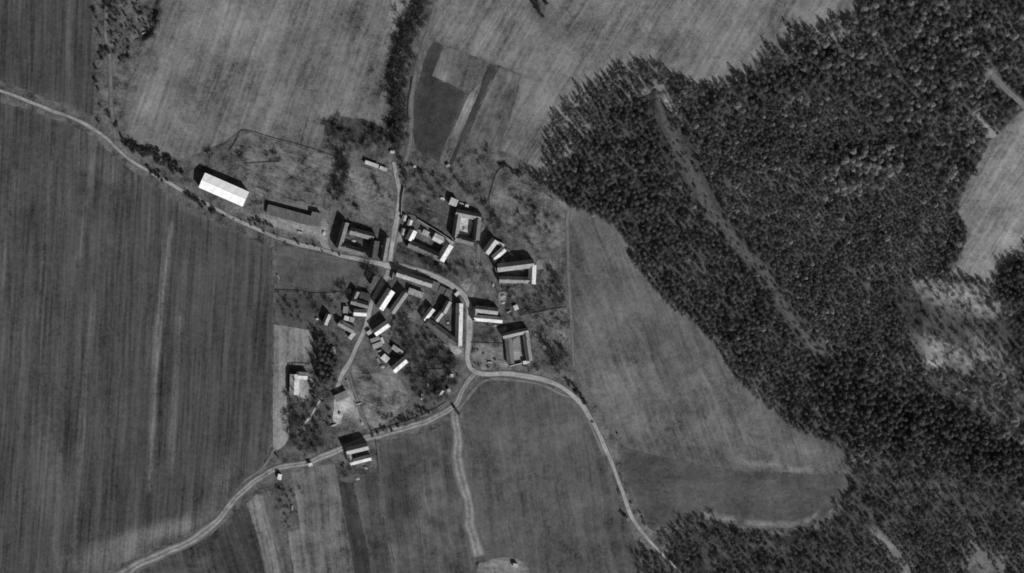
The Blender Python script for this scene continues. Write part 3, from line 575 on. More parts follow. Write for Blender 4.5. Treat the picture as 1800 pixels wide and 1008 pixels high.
# --- west end
B('field_barn', 'large white roofed barn standing alone by the main road on the left', 'barn', 394.3, 334, 84, 28.5, (76.6, 33.4), 7.0, 16, .84, wall='concrete', var=.16)
B('livestock_shed', 'long low dark roofed shed right of the big white barn', 'shed', 507, 378, 78, 17.5, (325, 88), 3.0, 5, .115, 'mono', 'brick')
B('shed_extension', 'short dark extension on the right end of the long low shed', 'shed', 554.5, 385, 17, 23, (68, 14), 3.3, 5, .125, 'mono', 'brick')
B('garden_shed', 'narrow white shed left of the north road, beyond the paddock', 'shed', 653.5, 289, 25, 6.5, (105, 35), 2.3, 8, .48, 'mono', 'wood')
B('lean_to', 'small pale hut between the narrow white shed and the north road', 'shed', 674, 297, 14, 6, (60, 22), 1.9, 8, .4, 'mono', 'wood')
B('privy', 'tiny white hut below the dark garden, by the creek trees', 'shed', 690, 268, 5, 8, (0, 1), 1.9, 12, .6, 'mono', 'wood')
# --- farm A
B('farm_barn', 'left wing of the first farm right of the long shed, gable to the road', 'barn', 601.5, 414, 47, 14, (-80, 275), 5.3, 42, .22)
B('farm_stable', 'upper wing of the first courtyard farm, pale lower slope', 'barn', 637, 411.5, 44, 15.5, (230, 60), 4.2, 42, .30, chim=1)
B('farm_house', 'lower wing of the first courtyard farm, along the main road', 'house', 618, 438.5, 47, 14.5, (275, 80), 4.0, 42, .19, chim=1)
B('farm_cottage', 'grey house closing the right side of the first courtyard farm', 'house', 657, 439, 31, 19, (-30, 190), 4.6, 44, .085, chim=1)
B('roadside_house', 'narrow house at the corner of the main road and north road', 'house', 677, 439, 42, 12, (-42, 235), 4.4, 42, .24)
B('porch', 'tiny bright annex between the corner house and grey house', 'shed', 674.5, 434, 4.5, 9, (0, 1), 2.6, 10, .7, 'mono')
# --- farm B
B('farm_house', 'long lower wing of the farm above the village green', 'house', 748, 441.5, 64, 17, (340, 150), 4.0, 42, .20, chim=2)
B('farm_barn', 'bright roofed right wing of the farm above the village green', 'barn', 782, 444, 33, 18, (-85, 140), 4.6, 40, .55)
B('farm_stable', 'upper right wing of the farm above the green, white lower slope', 'barn', 779, 424, 37, 14, (170, 84), 3.6, 22, .50)
B('farm_cottage', 'bright roofed small house at the left end of the green farm', 'house', 723, 414, 20, 16, (-50, 100), 3.6, 42, .60)
B('shed', 'topmost of the three little sheds by the north road bend', 'shed', 710.5, 383.5, 10.5, 8, (-14, 52), 2.6, 30, .45, wall='wood')
B('shed', 'middle of the three little sheds by the north road, slightly right', 'shed', 720.5, 392, 11, 8, (-18, 52), 2.8, 30, .50, wall='wood')
B('shed', 'lowest of the three little sheds by the north road', 'shed', 708.5, 408, 12, 7, (-14, 58), 2.6, 30, .45, wall='wood')
B('shelter', 'mottled low shelter inside the green farm yard', 'shed', 748.5, 410, 12, 9, (20, 10), 2.3, 15, .35, 'mono', 'wood')
# --- farm C
B('farm_barn', 'left wing of the square farm with the white courtyard', 'barn', 803, 397, 44, 13.5, (-35, 235), 4.6, 42, .30)
B('farm_stable', 'upper wing of the square farm with the white courtyard', 'barn', 824, 378.5, 45, 15, (260, 52), 4.2, 42, .34)
B('farm_house', 'right wing of the square farm with the white courtyard', 'house', 838.5, 404, 38, 15, (-25, 230), 4.2, 42, .20, chim=1)
B('farm_cottage', 'lower wing of the square farm with the white courtyard', 'house', 817.5, 423, 34, 14, (195, 52), 3.8, 42, .22, chim=1)
B('outbuilding', 'pale square outbuilding at the upper left corner of the square farm', 'shed', 797.5, 356, 14, 13, (60, 25), 3.6, 14, .42, 'mono')
B('kennel', 'tiny white hut left of the pale square outbuilding', 'shed', 778, 350, 7, 4, (30, 12), 1.3, 8, .55, 'mono', 'wood')
B('kennel', 'tiny pale hut just above the square farm', 'shed', 821, 362.5, 6, 5, (10, 3), 1.5, 8, .5, 'mono', 'wood')
# --- farm D
B('farm_barn', 'bright roofed left barn of the small farm with two parallel ridges', 'barn', 862, 433.5, 29, 16, (-100, 135), 5.0, 44, .48)
B('farm_house', 'right house of the small farm with two parallel ridges', 'house', 877, 446.5, 26, 13, (-105, 95), 3.9, 42, .55, chim=1)
B('link_shed', 'low pale roof joining the two parallel ridges at their top', 'shed', 878, 429, 18, 6, (90, 42), 2.6, 12, .42, 'mono', 'brick')
B('kennel', 'small pale hut at the bottom of the two-ridge farm', 'shed', 869.5, 458, 7, 7, (1, -1), 2.0, 10, .55, 'mono')
# --- farm E
B('great_barn', 'great barn with the huge black shadow on the right of the village', 'barn', 906.5, 467.5, 65, 17.5, (385, -48), 5.6, 43, .36)
B('farm_house', 'lower wing of the farm with the great barn', 'house', 906, 492.5, 57, 13.5, (280, 8), 3.8, 42, .30, chim=2)
B('farm_stable', 'white roofed right wing of the farm with the great barn', 'barn', 935.5, 483, 34, 15.5, (-7, 160), 4.0, 40, .62)
# --- centre
B('long_house', 'long roadside house below the main crossroads', 'house', 729, 490, 66, 15.5, (60, 19.5), 3.9, 42, .46, chim=2)
B('garden_hut', 'first of three flat grey huts beside the village road bend', 'shed', 765.5, 503.5, 12, 15, (25, 10), 2.2, 4, .13, 'mono', 'wood')
B('garden_hut', 'middle of three flat grey huts beside the village road bend', 'shed', 777, 510, 11, 12, (25, 12), 2.3, 4, .10, 'mono', 'wood')
B('garden_hut', 'last of three flat grey huts beside the village road bend', 'shed', 788, 515.5, 10, 13, (25, 12), 2.2, 4, .12, 'mono', 'wood')
B('kiosk', 'little white striped hut right by the village road bend', 'shed', 803.5, 517, 8, 6, (8, -7), 2.0, 10, .5, 'mono')
B('farm_barn', 'upper left barn of the triangular farm, pale right slope', 'barn', 784.5, 540, 23, 12, (-50, 95), 4.0, 43, .38)
B('farm_stable', 'short bright roofed stable joined below the triangular farm barn', 'barn', 771.5, 557, 18, 11, (-48, 62), 3.6, 42, .48)
B('farm_cottage', 'small bright roofed cottage at the left tip of the triangular farm', 'house', 753, 552.5, 26, 12.5, (-75, 95), 3.8, 42, .52)
B('farm_house', 'long slanting lower wing of the triangular farm', 'house', 777.5, 584.5, 65, 15, (52, 38.5), 3.8, 40, .16, chim=2)
B('farm_barn', 'long bright roofed right wing of the triangular farm, along the road', 'barn', 807, 571, 75, 14.5, (-2, 75), 4.0, 40, .56, chim=1)
# --- farm I
B('farm_barn', 'upper wing of the little farm in the road fork right of the village', 'barn', 856, 545.5, 40, 14.5, (190, 22), 4.6, 42, .40, sky=1)
B('farm_house', 'white roofed lower wing of the little farm right of the road', 'house', 858.5, 561, 50, 13, (250, 22), 3.8, 40, .60, chim=1)
B('farm_stable', 'short left wing of the little farm right of the road', 'barn', 835.5, 552, 24, 12, (-10, 95), 3.7, 38, .32)
B('well_house', 'small white well house with a dark opening among gardens', 'shed', 907, 541, 9, 8, (4, 9), 1.8, 8, .6, 'mono')
# --- farm J
B('farm_stable', 'upper wing of the four sided farm near the south road bend', 'barn', 906, 586, 46, 12, (44, -10), 4.2, 40, .36)
B('farm_barn', 'left wing of the four sided farm near the south road bend', 'barn', 895.5, 616, 48, 13, (5, 48), 3.2, 26, .20)
B('farm_house', 'right wing of the four sided farm near the south road bend', 'house', 927, 609, 52, 13, (7, 51), 4.0, 38, .30, chim=1)
B('gate_shed', 'small pale roofed shed at the lower right corner of the four sided farm', 'shed', 925.5, 637, 12, 6, (35, -8), 2.6, 12, .5, 'mono')
# --- west lane
B('lane_house', 'dark square house at the top of the village lane', 'house', 655.5, 492, 16, 13, (-6, 15), 4.6, 38, .09, chim=1)
B('lane_barn', 'left wing of the upper lane farm, pale right slope', 'barn', 624.5, 520.5, 18, 11, (-8, 17), 4.0, 42, .24)
B('lane_stable', 'dark roofed shed in the middle of the upper lane farm', 'shed', 641, 521.5, 18, 14, (22, 6), 2.8, 8, .055, 'mono', 'brick')
B('lane_farmhouse', 'lower wing of the upper lane farm, pale lower slope', 'house', 632.5, 533.5, 31, 13.5, (29, 8), 3.8, 42, .24, chim=1)
B('lane_cottage', 'white roofed cottage left of the village lane', 'house', 633.5, 550, 23, 14, (22, 1), 3.6, 42, .62, chim=1)
B('coop', 'flat grey coop left of the white lane cottage', 'shed', 607.5, 545, 9, 12, (10, 1), 2.0, 5, .22, 'mono', 'wood')
B('coop', 'small bright coop below the flat grey coop', 'shed', 609.5, 560, 9, 8, (10, 3), 2.1, 10, .5, 'mono')
B('coop', 'small pale coop between the white lane cottage and its lower neighbour', 'shed', 619, 562.5, 8, 9, (10, 3), 2.0, 8, .32, 'mono')
B('field_shed', 'small gabled shed left of the lane farms near the pale field', 'shed', 574.5, 561.5, 20, 11.5, (-8, 19), 3.6, 42, .48, wall='wood')
B('lane_house', 'pale slanting house left of the lane below the white cottage', 'house', 609.5, 574.5, 31, 14, (28, 15), 3.2, 34, .36, chim=1)
B('lane_shed', 'short pale shed beside the lane below the slanting house', 'shed', 619, 590.5, 14, 7, (10, -12), 2.4, 10, .42, 'mono')
B('white_house', 'tall bright white roofed house right of the village lane', 'house', 677.5, 526.5, 39, 18, (-20, 31), 4.6, 43, .64, chim=1)
B('lane_barn', 'dark barn right behind the tall white roofed lane house', 'barn', 701, 532, 43, 14, (-25, 36), 4.4, 44, .28)
B('ruin_shed', 'mottled low shed right of the dark lane barn', 'shed', 730.5, 515.5, 27, 11, (26, 9), 2.6, 10, .26, 'mono', 'brick', var=1.2)
B('lane_barn', 'barn with one bright slope on the right side of the lane', 'barn', 670.5, 577.5, 30, 15.5, (24, -17), 4.4, 43, .58)
B('hutch', 'small pale hut between the lane and the bright sloped barn', 'shed', 649, 585, 8, 7, (10, -6), 1.9, 8, .42, 'mono', 'wood')
B('low_shed', 'low grey shed below the bright sloped lane barn', 'shed', 659.5, 597, 17, 7, (14, -5), 2.3, 8, .22, 'mono', 'wood')
B('hutch', 'narrow upright white hut right of the low grey shed', 'shed', 672.5, 599, 11, 4.5, (4, 10), 2.0, 8, .55, 'mono', 'wood')
B('low_shed', 'wider pale low shed, lower of the pair by the lane', 'shed', 663.5, 607, 17, 8.5, (14, -5), 2.3, 8, .30, 'mono', 'wood')
B('annex', 'bright square annex left of the lowest lane house', 'shed', 677.5, 630, 13, 11, (10, 9), 3.0, 10, .56, 'mono')
B('lower_house', 'lowest house of the lane, black slope and bright eave strip', 'house', 702.5, 641.5, 30, 15.5, (22, -19), 4.4, 43, .56, chim=1)
B('yard_shed', 'pale slanting shed above the lowest lane house', 'shed', 698.5, 615.5, 21, 8.5, (17, 12), 2.6, 10, .32, 'mono', 'brick')
B('stack_shed', 'slim white hut standing alone left of the lane in gardens', 'shed', 586.7, 617, 13, 6, (1, 12), 2.0, 8, .6, 'mono')
# --- south-west plots
B('villa', 'left wing of the villa beside the pale field strip', 'house', 518.5, 676, 36, 17, (-1, 36), 4.4, 30, .50, chim=2)
B('villa_wing', 'upper wing of the villa, white slope to the yard', 'house', 531.5, 660.5, 20, 13, (20, 1), 4.2, 30, .55, chim=1)
B('workshop', 'small workshop with a black shadow strip above the concrete yard', 'shed', 600.5, 696.5, 24, 12.5, (23, -10), 2.7, 6, .17, 'mono', 'concrete')
B('farm_barn', 'upper wing of the farm below the south road', 'barn', 629, 788, 39, 15.5, (37, -9), 5.4, 42, .42)
B('farm_stable', 'left wing of the farm below the south road', 'barn', 615.5, 803, 23, 11.5, (5.5, 17), 3.8, 40, .36)
B('farm_house', 'lower wing of the farm below the south road', 'house', 634.5, 808, 38, 12.5, (37, -9.5), 3.8, 42, .50, chim=1)
B('bus_shelter', 'little bright hut on the lower edge of the south road', 'shed', 546.5, 816.5, 7, 6, (10, -3), 2.3, 8, .55, 'mono')
B('garden_hut', 'small white hut below the south road beside the narrow garden', 'shed', 492.5, 838, 7, 10, (10, 2), 2.6, 10, .62, 'mono')
B('field_hut', 'small pale hut in the round pale hollow at the bottom edge', 'shed', 906, 994, 9, 7, (10, 2), 2.6, 10, .4, 'mono')
B('allotment_hut', 'dark gabled hut with a bright lower slope near the road junction', 'shed', 774.5, 690.5, 12, 9, (9, -11), 2.8, 44, .42, wall='wood')
B('allotment_hut', 'tiny white tower hut above the dark gabled hut', 'shed', 794.3, 660.8, 5.5, 6, (10, 1), 4.2, 8, .55, 'mono', 'wood')
B('allotment_hut', 'tiny grey hut right of the dark gabled hut', 'shed', 789, 686.5, 6, 6, (10, -4), 2.2, 8, .3, 'mono', 'wood')
B('bee_shed', 'slim pale shed left of the dark gabled allotment hut', 'shed', 742, 698, 11, 4, (1, -9), 2.0, 8, .36, 'mono', 'wood')
B('crop_hut', 'tiny dark hut on the light strip plot tip', 'shed', 788, 292, 5, 7, (3, 8), 2.2, 8, .3, 'mono', 'wood')

# --- yard walls
def wall_run(name, label, pts, hgt, mat='brick', th=.4):
    P = [W(*p) for p in pts]; x0, y0 = P[0]
    root = link(name, None, None, (x0, y0, h1(x0, y0))); tag(root, label, 'wall')
    for a, b in zip(P[:-1], P[1:]):
        L = math.hypot(b[0]-a[0], b[1]-a[1]); an = math.atan2(b[1]-a[1], b[0]-a[0])
        n = max(1, int(L/6))
        for i in range(n):
            V, F = [], []; l = L/n; boxv(.01, l-.01, -th/2, th/2, -1.0, hgt, V, F); boxv(.01, l-.01, -th/2-.08, th/2+.08, hgt+.005, hgt+.14, V, F)
            t = i/n; gx_, gy_ = a[0]+(b[0]-a[0])*t, a[1]+(b[1]-a[1])*t
            link('wall_panel', mesh_np('wall_panel', V, F, M[mat]), root, (gx_-x0, gy_-y0, h1(gx_, gy_)-h1(x0, y0)), an)
wall_run('yard_wall', 'tall diagonal wall behind the farm above the village green', [(734, 386), (757, 400), (780, 414), (799, 428)], 3.4)
wall_run('yard_wall', 'wall along the right side of the north road', [(710, 330), (706.5, 352), (705.5, 378)], 2.4)
wall_run('yard_wall', 'low wall closing the bottom of the four sided farm', [(896, 644), (918, 638.5)], 2.6, 'wall')
wall_run('yard_wall', 'wall left of the farm with the great barn', [(868, 462), (873, 480), (879, 500)], 2.2)
wall_run('yard_wall', 'wall along the village road above the triangular farm', [(694, 474), (689, 492)], 3.0)

# --- fences
POST = box_me('post', -.09, .09, -.09, .09, -.3, 1.25, M['wood'])
def fence(label, pts, gap=3.0, rail=3):
    P = WA(spline(pts, False, 6)); d = np.concatenate([[0], np.cumsum(np.hypot(*np.diff(P, axis=0).T))])
    n = int(d[-1]/gap)+1; s = np.linspace(0, d[-1], n)
    Q = np.stack([np.interp(s, d, P[:, 0]), np.interp(s, d, P[:, 1])], 1); hz = H(Q[:, 0], Q[:, 1])
    root = link('fence', None, None, (Q[0, 0], Q[0, 1], hz[0])); tag(root, label, 'fence')
    for i in range(n): link('post', POST, root, (Q[i, 0]-Q[0, 0], Q[i, 1]-Q[0, 1], hz[i]-hz[0]))
    for r in range(rail):
        V, F = [], []; z = .35+r*.35
        for i in range(n-1):
            a = Vector((Q[i, 0]-Q[0, 0], Q[i, 1]-Q[0, 1], hz[i]-hz[0]+z)); b = Vector((Q[i+1, 0]-Q[0, 0], Q[i+1, 1]-Q[0, 1], hz[i+1]-hz[0]+z))
            t = (b-a).normalized(); nn = Vector((-t.y, t.x, 0))*.05; u = Vector((0, 0, .08)); k = len(V)
            V += [a-nn-u, a+nn-u, a+nn+u, a-nn+u, b-nn-u, b+nn-u, b+nn+u, b-nn+u]
            F += [(k, k+1, k+5, k+4), (k+1, k+2, k+6, k+5), (k+2, k+3, k+7, k+6), (k+3, k, k+4, k+7)]
        link('rail', mesh_np('rail', V, F, M['wood']), root)
fence('wooden fence along the top of the paddock under the pale field', [(403, 266), (416, 247), (427, 229), (480, 243), (540, 259), (600, 280)])
fence('short fence inside the paddock above the big white barn', [(429, 288.5), (460, 286), (491, 284.5)])
fence('fence down the orchard left edge right of the square farm', [(889, 293), (877, 300), (868, 320), (860, 350)])
fence('fence along the right gardens toward the meadow path', [(937, 552), (970, 544), (995, 541)])
fence('fence beside the dark garden plots left of the villa', [(507, 641), (506, 680), (507, 720)])

fence('fence on the upper side of the south road bend', [(655, 758), (700, 746), (745, 730), (785, 708)])
fence('fence between the dark and pale gardens right of the village road', [(828, 603), (858, 604), (889, 605)])
fence('fence above the villa along the pale strip top', [(507, 640), (525, 639), (545, 641)])
fence('fence down the meadow right of the concrete yard', [(616, 652), (627, 690), (640, 725), (652, 757)])
fence('fence along the field corner below the south farm', [(661, 772), (664, 800), (668, 835)])
fence('fence across the dark gardens below the triangular farm', [(728, 648), (760, 650), (798, 648)])
fence('fence between the village west field and its garden', [(484, 511), (520, 512), (560, 517), (600, 514)])
LOG = []
def wood_stack(label, cx, cy, dr, ln=4.0, n=4, rows=4):
    V, F = [], []
    for rr in range(rows):
        for k in range(n-rr//2):
            y_ = (k-(n-rr//2-1)/2)*.36; z_ = .17+rr*.31; b = len(V); e0, e1 = -ln/2+random.uniform(-.2, .2), ln/2+random.uniform(-.2, .2)
            for xx in (e0, e1): V += [(xx, y_+.17*math.cos(a), z_+.17*math.sin(a)) for a in np.linspace(0, 6.283, 6, False)]
            F += [(b+i, b+(i+1) % 6, b+6+(i+1) % 6, b+6+i) for i in range(6)]+[tuple(range(b, b+6))[::-1], tuple(range(b+6, b+12))]
    x, y = W(cx, cy); tag(link('wood_stack', mesh_np('wood_stack', V, F, M['hay']), None, (x, y, h1(x, y)+.14), math.atan2(-dr[1], dr[0])), label, 'wood stack')
for lb, cx, cy, dr in [('pale log stack in the yard of the farm above the green', 741, 406, (3, 1)), ('log stack below the long slanting wing of the triangular farm', 771, 598, (5, 4)), ('second log stack further down the slanting wing', 783, 607, (5, 4)),
    ('upper log stack right of the villa yard', 548, 668, (1, 1)), ('middle log stack right of the villa yard', 549, 680, (1, -1)), ('lower log stack right of the villa yard', 551, 692, (1, .5)), ('log stack left of the annex of the lowest lane house', 665, 634, (2, 3)),
    ('log stack between the pair of low lane sheds and annex', 668, 617, (3, -1)), ('log stack in the pale garden by the road bend', 861, 637, (1, 0)), ('log stack above the square farm beside the tiny hut', 812, 358, (3, 1)), ('log stack behind the two-ridge farm', 893, 440, (3, 2)), ('log stack further along behind the two-ridge farm', 899, 447, (3, 3)),
    ('log stack on the verge below the long low shed', 527, 408, (4, 1)), ('log stack left of the allotment huts', 752, 676, (0, 1)), ('log stack beside the well house', 895, 548, (2, -1)), ('log stack in the field corner left of the west field', 489, 487, (1, 2)), ('log stack beside the concrete yard top', 611, 672, (1, 2)), ('log stack near the narrow garden path', 514, 893, (0, 1))]: wood_stack(lb, cx, cy, dr)

# --- lorry at the junction
def lorry():
    x, y = W(803.5, 723.5); root = link('lorry', None, None, (x, y, h1(x, y)+.24), math.atan2(-76, 52))
    tag(root, 'dark covered lorry standing across the south road junction', 'lorry')
    V, F = [], []; prof = [(-1.2, .95), (-1.2, 2.7), (-.9, 3.15), (0, 3.3), (.9, 3.15), (1.2, 2.7), (1.2, .95)]; k = len(prof)
    for xx in (-4.2, -1.5, 1.6): V += [(xx, a, b) for a, b in prof]
    for s in range(2): F += [(s*k+i, s*k+(i+1) % k, (s+1)*k+(i+1) % k, (s+1)*k+i) for i in range(k)]
    F += [tuple(range(k)), tuple(range(2*k, 3*k))[::-1]]; F = [f[::-1] for f in F]
    link('cargo_cover', mesh_np('cargo_cover', V, F, M['tarp']), root)
    link('chassis', box_me('chassis', -4.2, 3.9, -.5, .5, .55, .93, M['dark']), root)
    V = [(1.75, -1.1, .7), (3.9, -1.05, .7), (3.9, 1.05, .7), (1.75, 1.1, .7), (1.75, -1.1, 1.6), (3.95, -1.05, 1.5), (3.95, 1.05, 1.5), (1.75, 1.1, 1.6), (1.8, -1.0, 2.4), (3.1, -.95, 2.35), (3.1, .95, 2.35), (1.8, 1.0, 2.4)]
    F = [(0, 3, 2, 1), (0, 1, 5, 4), (1, 2, 6, 5), (2, 3, 7, 6), (3, 0, 4, 7), (4, 5, 9, 8), (5, 6, 10, 9), (6, 7, 11, 10), (7, 4, 8, 11), (8, 9, 10, 11)]
    cab = link('cab', mesh_np('cab', V, F, M['tarp']), root)
    link('windscreen', mesh_np('windscreen', [(3.88, -.85, 1.56), (3.88, .85, 1.56), (3.2, .8, 2.3), (3.2, -.8, 2.3)], [(0, 1, 2, 3)], M['glass']), cab, (.03, 0, .02))
    n = 14; V = [(math.cos(a)*.48, s, math.sin(a)*.48) for s in (-.16, .16) for a in np.linspace(0, 2*math.pi, n, False)]
    F = [(i, (i+1) % n, n+(i+1) % n, n+i) for i in range(n)]+[tuple(range(n))[::-1], tuple(range(n, 2*n))]
    wm = mesh_np('wheel', V, F, M['rubber'])
    for wx in (-3.2, -2.1, 2.9):
        for wy in (-1.0, 1.0): link('wheel', wm, root, (wx, wy, .48))
lorry()

# --- heaps and small yard clutter
def heap(name, label, cat, cx, cy, rx, ry, hgt, mat, rz=0.0):
    n, m = 12, 4; V = []; F = []
    for j in range(m):
        f = j/m; rr = math.cos(f*math.pi/2)**.7; zz = math.sin(f*math.pi/2)*hgt
        for i in range(n):
            a = 2*math.pi*i/n; q = random.uniform(.8, 1.15)
            V.append((math.cos(a)*rx*rr*q, math.sin(a)*ry*rr*q, zz*random.uniform(.85, 1.1)-(.25 if j == 0 else 0)))
    V.append((0, 0, hgt))
    for j in range(m-1): F += [(j*n+i, j*n+(i+1) % n, (j+1)*n+(i+1) % n, (j+1)*n+i) for i in range(n)]
    F += [((m-1)*n+i, (m-1)*n+(i+1) % n, m*n) for i in range(n)]
    x, y = W(cx, cy); tag(link(name, mesh_np(name, V, F, M[mat], smooth=True), None, (x, y, h1(x, y)+.1), rz), label, cat)
heap('straw_heap', 'pale straw heap beside the small gabled field shed', 'heap', 557, 560.5, 1.7, 1.5, 1.5, 'hay')
heap('rubble_heap', 'pale rubble heap at the right end of the long shed', 'heap', 568.5, 409, 1.6, 2.4, 1.2, 'rubble')
heap('manure_heap', 'grey heap in the first farm courtyard', 'heap', 621, 423.5, 2.2, 1.4, 1.0, 'hay')
heap('rubble_heap', 'pale pile below the little farm right of the road', 'heap', 871.5, 572, 2.5, 1.6, 1.0, 'rubble')
heap('rubble_heap', 'bright pile among the right gardens below the great barn farm', 'heap', 884, 520, 2.0, 1.6, .9, 'rubble')
heap('rubble_heap', 'bright pile just left of the well house', 'heap', 884, 532, 2.0, 1.5, .9, 'rubble')
heap('rubble_heap', 'small white pile beside the village centre trees', 'heap', 866.5, 500, 1.2, 2.0, 1.2, 'hay')
heap('rubble_heap', 'pale pile on the concrete yard below the workshop', 'heap', 597.5, 727, 1.5, 2.0, 1.4, 'rubble')
heap('rubble_heap', 'pale curved pile at the yard corner near the south road', 'heap', 587, 747, 3.0, 1.2, 1.2, 'rubble', .3)
heap('rubble_heap', 'white pile at the right corner of the concrete yard', 'heap', 636, 743, 1.2, 2.4, 1.2, 'hay', .5)
heap('rubble_heap', 'bright pile left of the annex of the lowest lane house', 'heap', 672, 644, 2.2, 2.0, .9, 'rubble')
heap('rubble_heap', 'pale heap beside the road bend above the triangular farm', 'heap', 787, 567.5, 1.6, 1.1, .9, 'hay')
heap('soil_heap', 'low soil mound on the pale yard right of the workshop', 'heap', 631, 709.5, 3.0, 1.0, .9, 'rubble', .2)
heap('rubble_heap', 'grey mottled pile inside the white courtyard', 'heap', 816, 402, 1.8, 2.0, .8, 'rubble')
heap('rubble_heap', 'pale pile below the farm under the south road', 'heap', 643, 822, 2.4, 1.4, .9, 'rubble', -.3)
heap('rubble_heap', 'pale ring of soil in the garden under the south farm', 'heap', 628.5, 841, 2.2, 1.8, .6, 'rubble')
heap('rubble_heap', 'pale pile at the creek crossing by the north road', 'heap', 728, 292, 2.4, 1.6, 1.0, 'rubble')
heap('soil_heap', 'pale ridge of spoil inside the quarry corner', 'heap', 254, 57, 6.0, 1.3, 1.4, 'rubble', .2)
V, F = [], []; n = 20
for r_, z_ in ((2.6, -.3), (2.6, .5), (2.2, .5), (2.2, .15)): V += [(math.cos(2*math.pi*i/n)*r_, math.sin(2*math.pi*i/n)*r_, z_) for i in range(n)]
for j in range(3): F += [(j*n+i, j*n+(i+1) % n, (j+1)*n+(i+1) % n, (j+1)*n+i) for i in range(n)]
F.append(tuple(range(3*n, 4*n)))
x, y = W(958.7, 611); tag(link('cistern', mesh_np('cistern', V, F, M['metal']), None, (x, y, h1(x, y)+.05)), 'round grey cistern in the gardens right of the four sided farm', 'cistern')

# ------------------------------------------------------------------ trees
def tube(V, F, a, b, ra, rb, n=5):
    a, b = np.array(a, float), np.array(b, float); d = b-a; d /= np.linalg.norm(d)+1e-9
    u = np.cross(d, (0, 0, 1) if abs(d[2]) < .9 else (1, 0, 0)); u /= np.linalg.norm(u); v = np.cross(d, u); k = len(V)
    for c, r in ((a, ra), (b, rb)):
        for i in range(n):
            an = 2*math.pi*i/n; V.append(tuple(c+u*math.cos(an)*r+v*math.sin(an)*r))
    F += [(k+i, k+(i+1) % n, k+n+(i+1) % n, k+n+i) for i in range(n)]
def spruce_meshes(seed, leaf, slim=1.0, Hh=12.5, R=3.3, power=.75, cb=.30, nf=300):
    r = random.Random(seed); lob = [r.uniform(.82, 1.12) for _ in range(6)]; R = R*slim; V, F = [], []
    tube(V, F, (0, 0, -.6), (0, 0, Hh*.45), .22, .15); tube(V, F, (0, 0, Hh*.45), (r.uniform(-.1, .1), r.uniform(-.1, .1), Hh-.4), .15, .03)
    trunk = mesh_np('trunk', V, F, M['bark'])
    V, F = [], []
    for k in range(nf):
        t = 1-math.sqrt(r.random())*.999; z = Hh*cb+t*Hh*(1-cb); rad = R*(1-t)**power*lob[int(t*5.99)]
        a = r.uniform(0, 6.283); q = rad*math.sqrt(r.uniform(.12, 1))*(1+.16*math.sin(a*3+seed)); ca, sa = math.cos(a), math.sin(a)
        c = np.array([ca*q, sa*q, z-q*.22+r.gauss(0, .15)]); L = r.uniform(.45, .95)*(.6+.12*R); wd = L*r.uniform(.35, .6)
        o_ = np.array([ca, sa, -.3+r.gauss(0, .35)])+np.array([r.gauss(0, .35), r.gauss(0, .35), 0]); o_ /= np.linalg.norm(o_)
        n_ = np.array([ca*.45+r.gauss(0, .45), sa*.45+r.gauss(0, .45), .9]); sd_ = np.cross(n_, o_); sd_ /= np.linalg.norm(sd_)+1e-9
        b = len(V); V += [tuple(c-o_*L*.5), tuple(c+sd_*wd), tuple(c+o_*L*.6), tuple(c-sd_*wd)]; F.append((b, b+1, b+2, b+3))
    return trunk, mesh_np('crown', V, F, leaf)
def bare_meshes(seed, bark, twig, Hh=11.0, spread=3.6, lean=0.0, dens=1.0):
    r = random.Random(seed); V, F = [], []
    top = (r.uniform(-.3, .3), r.uniform(-.3, .3), Hh*.55)
    tube(V, F, (0, 0, -.6), (top[0]*.5, top[1]*.5, Hh*.28), .24, .19, 6); tube(V, F, (top[0]*.5, top[1]*.5, Hh*.28), top, .19, .12, 6)
    TV, TF = [], []
    def stick(a, b, wd):
        a, b = np.array(a), np.array(b); d = b-a; s = np.cross(d, (r.gauss(0, 1), r.gauss(0, 1), r.gauss(0, 1))); s /= np.linalg.norm(s)+1e-9; k = len(TV)
        TV.extend([tuple(a+s*wd), tuple(a-s*wd), tuple(b)]); TF.append((k, k+1, k+2))
    nb = int(13*dens)
    for i in range(nb):
        a = i*2.4+r.uniform(-.4, .4); f = r.uniform(.45, 1); z0 = Hh*(.25+.3*f); base = np.array([top[0]*f, top[1]*f, z0])
        sp = spread*r.uniform(.55, 1.05)*(1.1-.35*f); end = np.array([math.cos(a)*sp, math.sin(a)*sp, z0+Hh*r.uniform(.12, .42)*(.6+.5*f)])
        mid = base*.5+end*.5+np.array([0, 0, -.3]); tube(TV, TF, base, mid, .10, .07, 3); tube(TV, TF, mid, end, .07, .02, 3)
        for j in range(int(9*dens)):
            t = r.uniform(.3, 1); q = base*(1-t)+end*t; d = np.array([r.gauss(0, 1), r.gauss(0, 1), r.gauss(.5, .7)]); d *= spread*.3*r.uniform(.6, 1.2)/np.linalg.norm(d)
            e = q+d; stick(q, e, .075)
            for kk in range(5):
                tt = r.uniform(.2, 1); qq = q+d*tt; dd = np.array([r.gauss(0, 1), r.gauss(0, 1), r.gauss(.3, .7)]); dd *= spread*.17*r.uniform(.6, 1.3)/np.linalg.norm(dd); stick(qq, qq+dd, .055)
    return mesh_np('trunk', V, F, bark), mesh_np('crown', TV, TF, twig)
